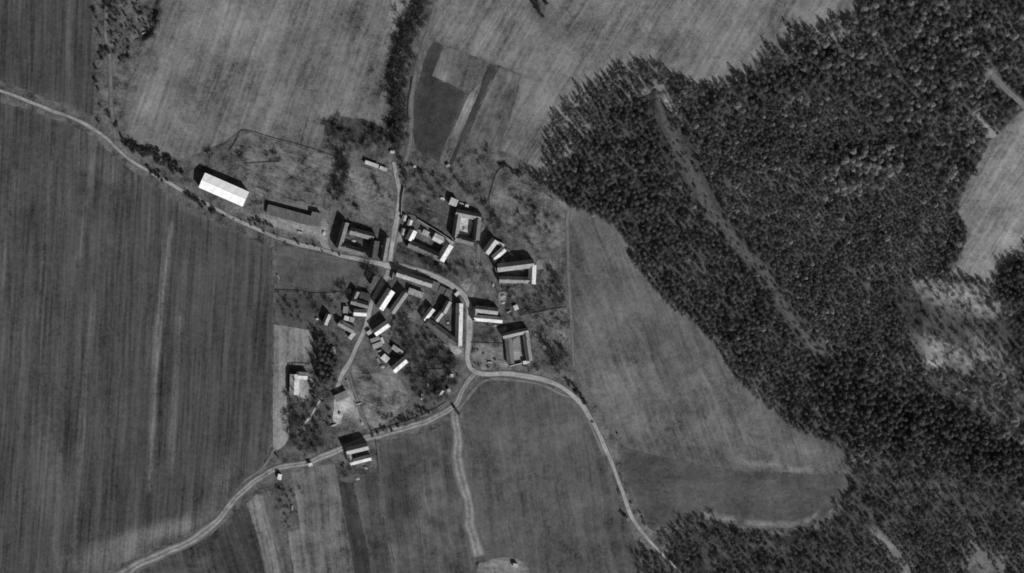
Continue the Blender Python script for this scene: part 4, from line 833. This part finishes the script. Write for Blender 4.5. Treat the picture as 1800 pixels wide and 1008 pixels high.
def bush_meshes(seed, leaf, n=170):
    r = random.Random(seed); V, F = [], []
    for i in range(4): a = r.uniform(0, 6.3); tube(V, F, (math.cos(a)*.12, math.sin(a)*.12, -.4), (math.cos(a)*.7, math.sin(a)*.7, 1.3), .06, .02, 3)
    stems = mesh_np('trunk', V, F, M['bark']); V, F = [], []
    lobes = [(r.uniform(-.75, .75), r.uniform(-.75, .75), r.uniform(.8, 1.7), r.uniform(.55, 1.0)) for _ in range(6)]
    for i in range(n):
        lx, ly, lz, lr = r.choice(lobes); d = np.array([r.gauss(0, 1), r.gauss(0, 1), r.gauss(0, .9)]); d /= np.linalg.norm(d); c = np.array([lx, ly, lz])+d*lr*r.uniform(.6, 1.08)
        c[2] = max(c[2], .1); s = r.uniform(.14, .3); u = np.cross(d+np.array([r.gauss(0, .5), r.gauss(0, .5), r.gauss(0, .5)]), (r.gauss(0, 1), r.gauss(0, 1), r.gauss(0, 1))); u /= np.linalg.norm(u)+1e-9
        v = np.cross(d, u); v /= np.linalg.norm(v)+1e-9; k = len(V); V += [tuple(c-u*s), tuple(c+v*s*.7), tuple(c+u*s), tuple(c-v*s*.7)]; F.append((k, k+1, k+2, k+3))
    return stems, mesh_np('crown', V, F, leaf)
PROTO = {
    'spruce': [spruce_meshes(i, M['spruce']) for i in range(5)],
    'young': [spruce_meshes(20+i, M['young'], 1.0, 10, 3.75, .6, .42, 270) for i in range(4)],
    'pale': [spruce_meshes(30+i, M['palepine'], 1.0, 10, 3.8, .5, .5, 260) for i in range(3)],
    'bare': [bare_meshes(40+i, M['palebark'], M['twig']) for i in range(4)],
    'garden': [bare_meshes(60+i, M['bark'], M['gtwig'], 8.5, 4.0, dens=1.0) for i in range(4)],
    'bush': [bush_meshes(80+i, M['bush']) for i in range(4)],
}
SRC = {}
def tree(kind, name, px, py, s, label, cat, group, var=None):
    x, y = W(px, py); k = random.randrange(len(PROTO[kind])) if var is None else var
    root = bpy.data.objects.new(name, None); C.objects.link(root)
    root.location = (x, y, h1(x, y)+.05); root.rotation_euler = (0, 0, random.uniform(0, 6.28)); root.scale = (s*random.uniform(.92, 1.08), s*random.uniform(.92, 1.08), s*random.uniform(.9, 1.12))
    tag(root, label, cat, group)
    tr, cr = PROTO[kind][k]
    a = bpy.data.objects.new('trunk', tr); C.objects.link(a); a.parent = root
    b = bpy.data.objects.new('crown', cr); C.objects.link(b); b.parent = root
    SRC.setdefault((kind, k), (a, b)); return root

def along(pts, n, spread):
    L = spline(pts, False, 3); out = []
    for i in range(n):
        q = L[int((i+.5)/n*(len(L)-1))]; out.append((q[0]+random.gauss(0, spread), q[1]+random.gauss(0, spread)))
    return out
def scatter(poly, n):
    lo, hi = np.min(poly, 0), np.max(poly, 0); out = []; tries = 0
    while len(out) < n and tries < 5000:
        tries += 1; q = (random.uniform(lo[0], hi[0]), random.uniform(lo[1], hi[1]))
        if inside(np.array([q]), poly)[0] and all((q[0]-o[0])**2+(q[1]-o[1])**2 > 16 for o in out): out.append(q)
    return out
def grove(kind, name, pts, s0, s1, label, cat, group):
    f_ = {'garden': 1.2, 'bush': 1.2}.get(kind, 1)
    A = np.array([p[:2] for p in pts]); lo_, hi_ = A.min(0), A.max(0)
    for p in pts:
        lb = label
        if len(pts) > 8:
            q = (np.array(p[:2])-lo_)/(hi_-lo_+1e-6); wx = ('left', 'middle', 'right')[min(2, int(q[0]*3))]; wy = ('upper', 'central', 'lower')[min(2, int(q[1]*3))]
            lb = '%s, %s %s part' % (label, wy, wx)
        tree(kind, name, p[0], p[1], f_*random.uniform(s0, s1), lb, cat, group if lb is label else group+', '+lb.split(', ')[-1])

grove('spruce', 'tall_spruce', [(563, 595), (571, 604), (566, 612), (577, 612), (572, 622), (580, 624), (566, 632), (575, 636), (584, 634), (572, 646), (581, 648), (576, 658), (566, 655), (586, 655), (570, 668), (580, 668), (561, 604), (575, 598), (563, 622), (583, 616), (588, 628), (578, 630), (590, 644), (561, 645), (568, 641), (592, 636), (574, 675), (584, 662), (590, 670), (565, 663)], .72, 1.05, 'tall black spruce in the dark clump right of the pale field strip', 'tree', 'dark spruce clump')
grove('garden', 'creek_tree', along([(748, -10), (738, 25), (726, 50), (718, 75), (714, 100), (710, 125)], 48, 8), .8, 1.25, 'bare tree in the dark creek row above the garden plots', 'tree', 'creek trees, upper row')
grove('garden', 'creek_tree', along([(708, 125), (705, 160), (703, 200), (703, 235), (701, 268)], 52, 6.5), .8, 1.3, 'bare tree of the creek row left of the dark garden plot', 'tree', 'creek trees, lower row')
grove('bush', 'creek_bush', along([(735, 20), (715, 70), (708, 130), (705, 200), (702, 265)], 34, 6), .9, 1.7, 'dark bush under the creek trees', 'bush', 'creek bushes')
grove('bush', 'dark_bush', along([(222, 252), (240, 262), (262, 268), (285, 280), (302, 290), (318, 306)], 46, 4.8), 1.0, 1.9, 'dark bush in the thick hedge above the main road', 'bush', 'hedge above main road')
grove('garden', 'hedge_tree', along([(235, 260), (270, 274), (300, 292)], 8, 4), .5, .8, 'small bare tree in the thick hedge above the main road', 'tree', 'hedge trees above main road')
grove('bush', 'dark_bush', along([(262, 299), (276, 307), (292, 318)], 14, 2.2), .7, 1.2, 'dark bush below the main road, upper hedge piece', 'bush', 'upper roadside hedge')
grove('bush', 'dark_bush', along([(330, 341), (345, 352), (362, 362)], 20, 2.6), .8, 1.4, 'dark bush below the main road under the big white barn', 'bush', 'roadside hedge under barn')
grove('bush', 'dark_bush', [(374, 368), (378, 372), (372, 373)], 1.0, 1.6, 'dark round bush by the road right of the barn hedge', 'bush', 'round roadside bushes')
grove('bush', 'dark_bush', along([(395, 380), (440, 395), (480, 412), (540, 432), (600, 448)], 16, 2.5), .5, .9, 'low bush on the verge between long shed and main road', 'bush', 'verge bushes')
grove('bush', 'dark_bush', along([(440, 383), (460, 392), (480, 398)], 8, 3), .8, 1.3, 'dark bush left below the long low shed', 'bush', 'bushes by long shed')
grove('garden', 'fruit_tree', [(373, 271), (369, 275), (424, 278), (430, 282), (491, 279), (487, 281), (475, 282)], .6, .95, 'small bare tree in the paddock above the big white barn', 'tree', 'paddock trees')
grove('garden', 'hedge_tree', along([(607, 278), (606, 300), (600, 325), (592, 348)], 24, 4.5), .7, 1.1, 'bare tree in the dark hedge strip left of the north paddock', 'tree', 'hedge strip trees')
grove('bush', 'dark_bush', along([(608, 280), (603, 310), (592, 350)], 12, 4), .8, 1.2, 'dark bush in the hedge strip left of the north paddock', 'bush', 'hedge strip bushes')
grove('garden', 'fruit_tree', [(627, 367), (631, 369), (664, 324), (666, 330), (672, 345), (690, 352)], .5, .75, 'small bare tree in the paddock left of the north road', 'tree', 'north paddock trees')
grove('garden', 'fruit_tree', scatter([(578, 210), (640, 214), (678, 232), (684, 262), (620, 262), (574, 258)], 26), .6, 1.05, 'bare tree in the dark garden left of the creek', 'tree', 'dark garden trees')
grove('bush', 'dark_bush', [(590, 222), (598, 230), (612, 236), (660, 228), (668, 236), (655, 232), (590, 236)], 1.0, 1.6, 'dark bush in the garden left of the creek', 'bush', 'dark garden bushes')
grove('garden', 'creek_tree', [(706, 278), (710, 290), (709, 300), (712, 312), (711, 322), (707, 284), (714, 304)], .55, .9, 'bare tree right of the north road below the creek row', 'tree', 'creek trees, tail')
grove('garden', 'green_tree', scatter([(740, 448), (760, 450), (800, 478), (795, 492), (760, 478), (735, 468)], 15), .6, .95, 'bare tree on the dark green below the bright winged farm', 'tree', 'trees on the village green')
grove('bush', 'dark_bush', [(784, 462), (788, 468), (792, 476), (786, 480), (770, 470)], .9, 1.4, 'dark bush at the corner of the bright winged farm', 'bush', 'green bushes')
grove('bare', 'green_tree', [(815, 478), (826, 484), (838, 476), (812, 492), (846, 490), (855, 480), (833, 498), (860, 495), (822, 470)], .65, .95, 'broad pale bare tree in the village centre by the road fork', 'tree', 'central trees')
grove('garden', 'orchard_tree', [(913, 357), (924, 361), (946, 374), (918, 383), (946.7, 390), (948, 402), (970, 393), (966, 408), (931.7, 428), (936, 432)], .55, .85, 'small bare orchard tree between the square farm and forest', 'tree', 'orchard trees')
grove('garden', 'orchard_tree', [(876, 387), (878, 392), (860, 366), (856, 369), (850, 335), (844, 338), (818, 335), (823, 340), (857, 400), (812, 328), (836, 350), (870, 402)], .6, .95, 'bare tree beside or above the square farm', 'tree', 'trees by the square farm')
grove('bare', 'garden_tree', [(848, 285), (856, 292), (852, 300), (861, 275), (866, 270)], .7, 1.0, 'wide bare tree left of the orchard top corner', 'tree', 'orchard corner trees')
grove('bush', 'dark_bush', along([(881, 290), (900, 299), (918, 310)], 13, 2.5), .8, 1.3, 'dark bush in the hedge above the orchard', 'bush', 'orchard hedge')
grove('garden', 'orchard_tree', [(812, 292), (816, 300), (770, 320), (755, 330), (742, 312), (730, 300), (722, 300), (714, 308), (735, 318), (780, 335), (765, 345), (800, 310), (790, 325)], .5, .9, 'small bare tree in gardens right of the north road', 'tree', 'north garden trees')
grove('bush', 'dark_bush', [(712, 300), (711, 308), (714, 314), (738, 300), (742, 305)], .8, 1.4, 'dark bush by the north road creek crossing', 'bush', 'crossing bushes')
grove('garden', 'garden_tree', [(972, 484), (978, 490), (985, 498), (988, 506), (980, 508), (976, 524), (985, 530), (990, 520)], .7, 1.05, 'dark bare tree at the right end of the great barn farm', 'tree', 'great barn trees')
grove('garden', 'garden_tree', [(968, 618), (975, 625), (984, 632), (990, 618), (996, 624), (978, 640), (986, 645), (995, 640), (980, 652), (970, 632)], .8, 1.2, 'dark bare tree in the clump beside the round cistern', 'tree', 'cistern trees')
grove('bush', 'dark_bush', along([(996, 668), (1008, 680), (1022, 696), (1034, 712)], 14, 2.6), .7, 1.3, 'dark bush outside the bend of the village road', 'bush', 'bend bushes')
grove('garden', 'garden_tree', [(905, 562), (932, 552), (945, 528), (930, 530), (955, 598), (960, 590), (955, 600), (974, 560), (882, 580), (887, 578), (865, 580), (900, 515), (920, 505), (948, 515), (960, 505), (935, 645), (945, 650), (930, 652)], .5, .85, 'small bare tree in the gardens on the right of the village', 'tree', 'right garden trees')
grove('bush', 'dark_bush', [(835, 640), (832, 646), (842, 643), (858, 646), (850, 622), (870, 632), (840, 615)], .5, .9, 'small bush in the pale garden right of the road', 'bush', 'pale garden bushes')
grove('garden', 'garden_tree', scatter([(712, 560), (745, 572), (792, 615), (800, 650), (790, 700), (745, 705), (720, 690), (724, 640), (705, 600)], 62), .5, .9, 'bare tree in the dark gardens below the triangular farm', 'tree', 'south garden trees')
grove('bush', 'dark_bush', [(781, 668), (779, 672), (786, 656), (784, 650), (805, 661), (792, 672), (797, 674), (768, 682), (766, 687), (764, 693), (786, 684), (757, 670), (802, 672)], .7, 1.3, 'dark bush around the allotment huts by the road junction', 'bush', 'allotment bushes')
grove('bush', 'dark_bush', along([(655, 760), (690, 748), (720, 735), (745, 725), (760, 715)], 24, 5), .6, 1.1, 'low bush on the bank above the south road', 'bush', 'south road bank')
grove('garden', 'garden_tree', along([(670, 745), (705, 735), (740, 720)], 12, 6), .4, .7, 'small bare tree on the bank above the south road', 'tree', 'south bank trees')
grove('garden', 'garden_tree', scatter([(508, 700), (545, 700), (570, 730), (568, 790), (530, 805), (505, 780)], 42), .5, .85, 'bare tree in the dark gardens below the villa', 'tree', 'villa garden trees')
grove('bush', 'dark_bush', [(554, 742), (557, 748), (530, 762), (528, 766), (545, 672), (549, 680), (548, 690), (553, 700), (584, 665), (580, 670), (588, 660), (566, 705), (580, 720), (582, 735), (578, 745)], .7, 1.4, 'dark bush around the villa and workshop yards', 'bush', 'villa bushes')
grove('garden', 'garden_tree', scatter([(545, 660), (566, 665), (580, 690), (575, 715), (552, 700)], 12), .5, .8, 'small bare tree right of the villa', 'tree', 'villa trees')
grove('garden', 'garden_tree', [(607, 517), (602, 515), (612, 512), (595, 525), (554, 533), (590, 540), (650, 478), (662, 478), (656, 476), (648, 484), (668, 486), (600, 607), (599, 620), (594, 600), (560, 545), (580, 535), (645, 480)], .6, .95, 'bare tree around the upper lane farm', 'tree', 'lane trees')
grove('garden', 'garden_tree', [(706, 560), (700, 570), (695, 580), (725, 545), (715, 575), (690, 595), (718, 650), (725, 660), (648, 666), (652, 664)], .5, .85, 'small bare tree right of the lane barns', 'tree', 'lane garden trees')
grove('garden', 'garden_tree', scatter([(886, 508), (985, 512), (993, 536), (900, 552)], 14), .35, .65, 'small bare tree in the gardens right below the great barn farm', 'tree', 'great barn garden trees')
grove('garden', 'garden_tree', scatter([(940, 558), (994, 548), (997, 598), (945, 590)], 9), .35, .6, 'small bare tree in the fenced right gardens', 'tree', 'fenced garden trees')
grove('garden', 'garden_tree', scatter([(488, 518), (560, 522), (566, 552), (545, 572), (488, 562)], 18), .4, .7, 'small bare tree in the garden left of the lane farms', 'tree', 'west garden trees')
grove('garden', 'garden_tree', scatter([(690, 585), (712, 580), (720, 640), (712, 600)], 8), .45, .75, 'bare tree right beside the lowest lane house', 'tree', 'lowest house trees')
grove('bare', 'garden_tree', scatter([(690, 556), (745, 532), (752, 548), (715, 562)], 7), .45, .7, 'pale bare tree in the garden between lane barn and triangular farm', 'tree', 'middle garden trees')
grove('bare', 'garden_tree', scatter([(722, 575), (790, 620), (790, 690), (735, 690)], 14), .5, .8, 'pale bare tree in the dark gardens below the triangular farm', 'tree', 'pale south garden trees')
grove('bush', 'scrub_bush', [(165, 16), (167, 22), (170, 32), (173, 55), (177, 62), (178, 84), (181, 88), (192, 92), (190, 88), (176, 96), (180, 104), (167, 117), (169, 121), (170, 143), (174, 158), (177, 187), (191, 199), (175, 214), (192, 206), (205, 222), (212, 236), (216, 245), (206, 215)], .8, 1.5, 'dark scrub bush along the track at the upper left field corner', 'bush', 'upper left scrub')
grove('bush', 'scrub_bush', scatter([(178, -10), (270, -10), (272, 60), (240, 80), (225, 108), (205, 110), (190, 60)], 75), .5, 1.2, 'scrub bush in and around the quarry at top left', 'bush', 'quarry scrub')
grove('garden', 'scrub_tree', scatter([(178, -10), (225, -10), (215, 20), (190, 30)], 18), .5, .8, 'small bare tree at the top of the quarry', 'tree', 'quarry trees')
grove('bush', 'scrub_bush', [(936, 3), (940, 8), (942, 14), (947, 18), (950, 24), (954, 30), (958, 2), (961, 6), (946, 10), (944, 2)], .9, 1.5, 'dark scrub in the hollow of the pale field at top centre', 'bush', 'field hollow scrub')
grove('bush', 'dark_bush', [(1098, 907), (1101, 910), (1092, 902), (1130, 912), (1126, 902), (1134, 922), (1110, 885)], .7, 1.2, 'dark bush at the bottom right track between the meadows', 'bush', 'track bushes')
grove('garden', 'garden_tree', [(500, 858), (505, 870), (510, 880), (512, 900), (500, 890), (505, 910), (517, 870), (508, 925), (532, 865), (498, 868)], .4, .7, 'small bare tree in the narrow garden under the south road', 'tree', 'narrow garden trees')
grove('bush', 'dark_bush', [(485, 798), (489, 803), (605, 815), (602, 820), (1085, 762), (1042, 742)], .6, 1.1, 'single dark bush by the southern roads', 'bush', 'southern road bushes')

# ------------------------------------------------------------------ the forest
ZONES = [   # name, polygon, spacing, kinds (kind, weight, smin, smax)
    ('pale bare wood by the clearing', [(1590, 495), (1660, 492), (1745, 505), (1770, 560), (1790, 600), (1760, 640), (1700, 660), (1640, 660), (1610, 610), (1580, 560), (1575, 520)], 12.5, [('bare', .82, .7, 1.15), ('spruce', .08, .6, .9), ('young', .10, .5, .8)]),
    ('dark corner wood', [(1740, 505), (1775, 470), (1810, 455), (1960, 420), (1960, 560), (1790, 560), (1770, 540)], 8, [('spruce', 1, .7, 1.0)]),
    ('mixed wood at lower right', [(1620, 640), (1700, 660), (1770, 640), (1960, 600), (1960, 800), (1800, 790), (1720, 735), (1650, 700)], 9, [('bare', .35, .8, 1.2), ('young', .35, .5, .8), ('pale', .3, .6, .9)]),
    ('dark spruce gully', [(1430, 630), (1520, 640), (1620, 660), (1720, 740), (1810, 800), (1960, 860), (1960, 900), (1780, 850), (1640, 800), (1500, 790), (1440, 720)], 8.8, [('spruce', .85, .75, 1.1), ('young', .15, .7, 1.0)]),
    ('mixed bottom wood', [(1120, 940), (1230, 900), (1460, 890), (1500, 820), (1600, 820), (1700, 840), (1780, 850), (1780, 900), (1640, 930), (1540, 930), (1500, 1010), (1500, 1110), (1100, 1110)], 8.6, [('bare', .35, .75, 1.15), ('spruce', .15, .6, .85), ('young', .5, .45, .7)]),
    ('dense bottom corner wood', [(1540, 930), (1640, 930), (1780, 900), (1960, 900), (1960, 1110), (1500, 1110), (1500, 1010)], 7, [('young', .8, .42, .62), ('spruce', .2, .5, .8)]),
    ('pale crowned patch', [(1445, 312), (1488, 268), (1560, 258), (1585, 296), (1545, 342), (1480, 348)], 9, [('pale', .6, .65, .95), ('young', .4, .5, .7)]),
    ('young plantation', [(1270, 210), (1350, 190), (1480, 180), (1560, 220), (1640, 300), (1690, 400), (1660, 490), (1590, 500), (1600, 560), (1560, 620), (1480, 630), (1400, 560), (1340, 460), (1280, 370), (1240, 300), (1235, 250)], 5.9, [('young', .93, .38, .60), ('pale', .07, .42, .62)]),
    ('tall top right wood', [(1410, -110), (1960, -110), (1960, 300), (1690, 330), (1560, 215), (1480, 130)], 9.4, [('young', .45, .6, 1.0), ('spruce', .33, .65, 1.0), ('pale', .22, .6, .95)]),
    ('forest rim by the pale field', [(1190, 100), (1560, -60), (1560, 60), (1440, 170), (1300, 215), (1200, 225)], 9, [('spruce', .5, .75, 1.2), ('young', .25, .6, .9), ('bare', .12, .6, .9), ('pale', .13, .6, .9)]),
    ('left forest block', [(900, 90), (1220, 90), (1240, 330), (1480, 640), (1480, 860), (1400, 770), (1230, 580), (1100, 440), (900, 330)], 7.6, [('spruce', .55, .52, .88), ('young', .38, .48, .72), ('bare', .05, .55, .85), ('pale', .02, .5, .7)]),
    ('right hand forest', [(-1, -1)], 8.6, [('spruce', .45, .6, .95), ('young', .45, .55, .85), ('pale', .1, .6, .9)]),
]
cand = np.stack([rng.uniform(915, 1900, 150000), rng.uniform(-60, 1070, 150000)], 1)
ok = inside(cand, FOREST) & ~inside(cand, CLEAR)
ride = seg_dist(cand, R_RIDE); lim = np.interp(cand[:, 1], [160, 200, 300, 420, 640], [30, 21, 23, 18, 13]); ok &= ride > lim*rng.choice([.45, .8, 1.0, 1.1, 1.2], len(cand), p=[.04, .1, .36, .3, .2])
ok &= seg_dist(cand, R_FTRACK) > 9
ok &= seg_dist(cand, [(1722, 205), (1735, 225), (1752, 248)]) > 9*rng.uniform(.5, 1.2, len(cand))
ok &= (seg_dist(cand, [(1540, 940), (1572, 968), (1604, 1020)]) > 9*rng.uniform(.6, 1.2, len(cand))) | (rng.random(len(cand)) < .02)
ok &= (np.hypot((cand[:, 0]-1735)/36, (cand[:, 1]-995)/30) > 1) | (rng.random(len(cand)) < .03)
ok &= np.hypot((cand[:, 0]-1168)/20, (cand[:, 1]-186)/14) > 1
ok &= np.hypot((cand[:, 0]-1650)/34, (cand[:, 1]-628)/13) > 1
ok &= seg_dist(cand, R_VILLAGE[-6:-2]) > 7
gp = np.sin(cand[:, 0]/17+1.5*np.sin(cand[:, 1]/23))*np.sin(cand[:, 1]/15+1.6*np.sin(cand[:, 0]/21)); ok &= (gp < .90) | (cand[:, 1] > 900)
cand = cand[ok]
zid = np.full(len(cand), len(ZONES)-1)
for i in range(len(ZONES)-2, -1, -1): zid[inside(cand, ZONES[i][1])] = i
cell = {}; forest = []
for q, z in zip(cand, zid):
    s = ZONES[z][2]*random.uniform(.86, 1.14); k = (int(q[0]//8), int(q[1]//8)); good = True
    for a in (-2, -1, 0, 1, 2):
        for b in (-2, -1, 0, 1, 2):
            for o in cell.get((k[0]+a, k[1]+b), ()):
                if (o[0]-q[0])**2+(o[1]-q[1])**2 < min(s, o[2])**2: good = False; break
            if not good: break
        if not good: break
    if not good: continue
    cell.setdefault(k, []).append((q[0], q[1], s))
    ks = ZONES[z][3]; kd = random.choices(ks, [c[1] for c in ks])[0]
    forest.append([kd[0], q[0], q[1], random.uniform(kd[2], kd[3])*random.choice((.72, .85, .95, 1, 1.08, 1.2)), z])
for q in along(R_RIDE[1:], 120, 7): forest.append([random.choice(('young', 'bare')), q[0], q[1], random.uniform(.16, .36), 9])
EDGE = np.vstack([np.array(FOREST, float), np.array(FOREST[:1], float)]); CE = np.vstack([np.array(CLEAR, float), np.array(CLEAR[:1], float)])
FP = np.array([[f[1], f[2]] for f in forest]); ed = np.minimum(seg_dist(FP, EDGE), seg_dist(FP, CE))
NAMES = {'pale': ('pale_pine', 'pale round pine'), 'spruce': ('spruce_tree', 'dark spruce'), 'young': ('young_spruce', 'bushy lighter spruce'), 'bare': ('bare_tree', 'leafless grey tree')}
rest = {'spruce': [], 'young': [], 'bare': [], 'pale': []}
for kd in rest:
    idx = [i for i, f in enumerate(forest) if f[0] == kd]
    vis = [i for i in idx if 0 < forest[i][1] < 1800 and 0 < forest[i][2] < 1008]
    vis.sort(key=lambda i: -(forest[i][3]+(0.12 if ed[i] < 12 else 0)))
    chosen = set(vis[:300])
    for i in idx:
        _, px, py, s, z = forest[i]
        if i in chosen:
            edge_ = ed[i] < 12
            zp = np.array(ZONES[z][1]) if len(ZONES[z][1]) > 2 else np.array(FOREST); lo_, hi_ = np.clip(zp.min(0), 0, None), np.minimum(zp.max(0), (1800, 1008))
            vx = ('left', 'middle', 'right')[min(2, max(0, int(3*(px-lo_[0])/(hi_[0]-lo_[0]+1))))]; vy = ('upper', 'central', 'lower')[min(2, max(0, int(3*(py-lo_[1])/(hi_[1]-lo_[1]+1))))]
            lab = '%s%s, %s %s %s of the %s' % ('broad ' if s > .95 else '', NAMES[kd][1], vy, vx, 'rim' if edge_ else 'part', ZONES[z][0])
            tree(kd, NAMES[kd][0], px, py, s, lab, 'tree', lab)
        else: rest[kd].append((px, py, s))
def forest_stuff(kind, pts, name, label):
    nv = len(PROTO[kind]); P = WA([(p[0], p[1]) for p in pts]); z = H(P[:, 0], P[:, 1])+.05
    me = bpy.data.meshes.new(name); me.vertices.add(len(P)); me.vertices.foreach_set('co', np.column_stack([P, z]).ravel())
    fattr(me, 'scl', [p[2] for p in pts]); fattr(me, 'rot', np.stack([rng.normal(0, .03, len(P)), rng.normal(0, .03, len(P)), rng.uniform(0, 6.28, len(P))], 1), 'FLOAT_VECTOR')
    o = link(name, me); tag(o, label, None, None, 'stuff')
    ng = bpy.data.node_groups.new(name+'_nodes', 'GeometryNodeTree')
    ng.interface.new_socket('Geometry', in_out='INPUT', socket_type='NodeSocketGeometry'); ng.interface.new_socket('Geometry', in_out='OUTPUT', socket_type='NodeSocketGeometry')
    N = ng.nodes; gi = N.new('NodeGroupInput'); go = N.new('NodeGroupOutput'); jn = N.new('GeometryNodeJoinGeometry')
    for k in range(nv):
        jj = N.new('GeometryNodeJoinGeometry')
        for src in SRC[(kind, k)]:
            oi = N.new('GeometryNodeObjectInfo'); oi.transform_space = 'ORIGINAL'; oi.inputs['Object'].default_value = src; oi.inputs['As Instance'].default_value = False
            ng.links.new(oi.outputs['Geometry'], jj.inputs[0])
        gt = N.new('GeometryNodeGeometryToInstance'); ng.links.new(jj.outputs[0], gt.inputs[0]); ng.links.new(gt.outputs[0], jn.inputs[0])
    ip = N.new('GeometryNodeInstanceOnPoints'); ip.inputs['Pick Instance'].default_value = True
    a1 = N.new('GeometryNodeInputNamedAttribute'); a1.data_type = 'FLOAT'; a1.inputs[0].default_value = 'scl'
    a2 = N.new('GeometryNodeInputNamedAttribute'); a2.data_type = 'FLOAT_VECTOR'; a2.inputs[0].default_value = 'rot'
    rv = N.new('FunctionNodeRandomValue'); rv.data_type = 'INT'; rv.inputs[4].default_value = 0; rv.inputs[5].default_value = nv-1
    er = N.new('FunctionNodeEulerToRotation')
    ng.links.new(gi.outputs[0], ip.inputs['Points']); ng.links.new(jn.outputs[0], ip.inputs['Instance'])
    ng.links.new(rv.outputs[2], ip.inputs['Instance Index']); ng.links.new(a1.outputs[0], ip.inputs['Scale'])
    ng.links.new(a2.outputs[0], er.inputs[0]); ng.links.new(er.outputs[0], ip.inputs['Rotation'])
    ng.links.new(ip.outputs[0], go.inputs[0])
    md = o.modifiers.new('scatter', 'NODES'); md.node_group = ng
forest_stuff('spruce', rest['spruce'], 'spruce_forest', 'mass of dark spruces filling the right hand forest')
forest_stuff('young', rest['young'], 'young_spruce_forest', 'dense plantation of lighter young spruces in the forest middle')
if rest['pale']: forest_stuff('pale', rest['pale'], 'pale_pine_wood', 'pale round crowned pines scattered through the forest')
forest_stuff('bare', rest['bare'], 'bare_wood', 'leafless grey trees filling the lower right wood')
print('forest trees', len(forest), {k: len(v) for k, v in rest.items()})
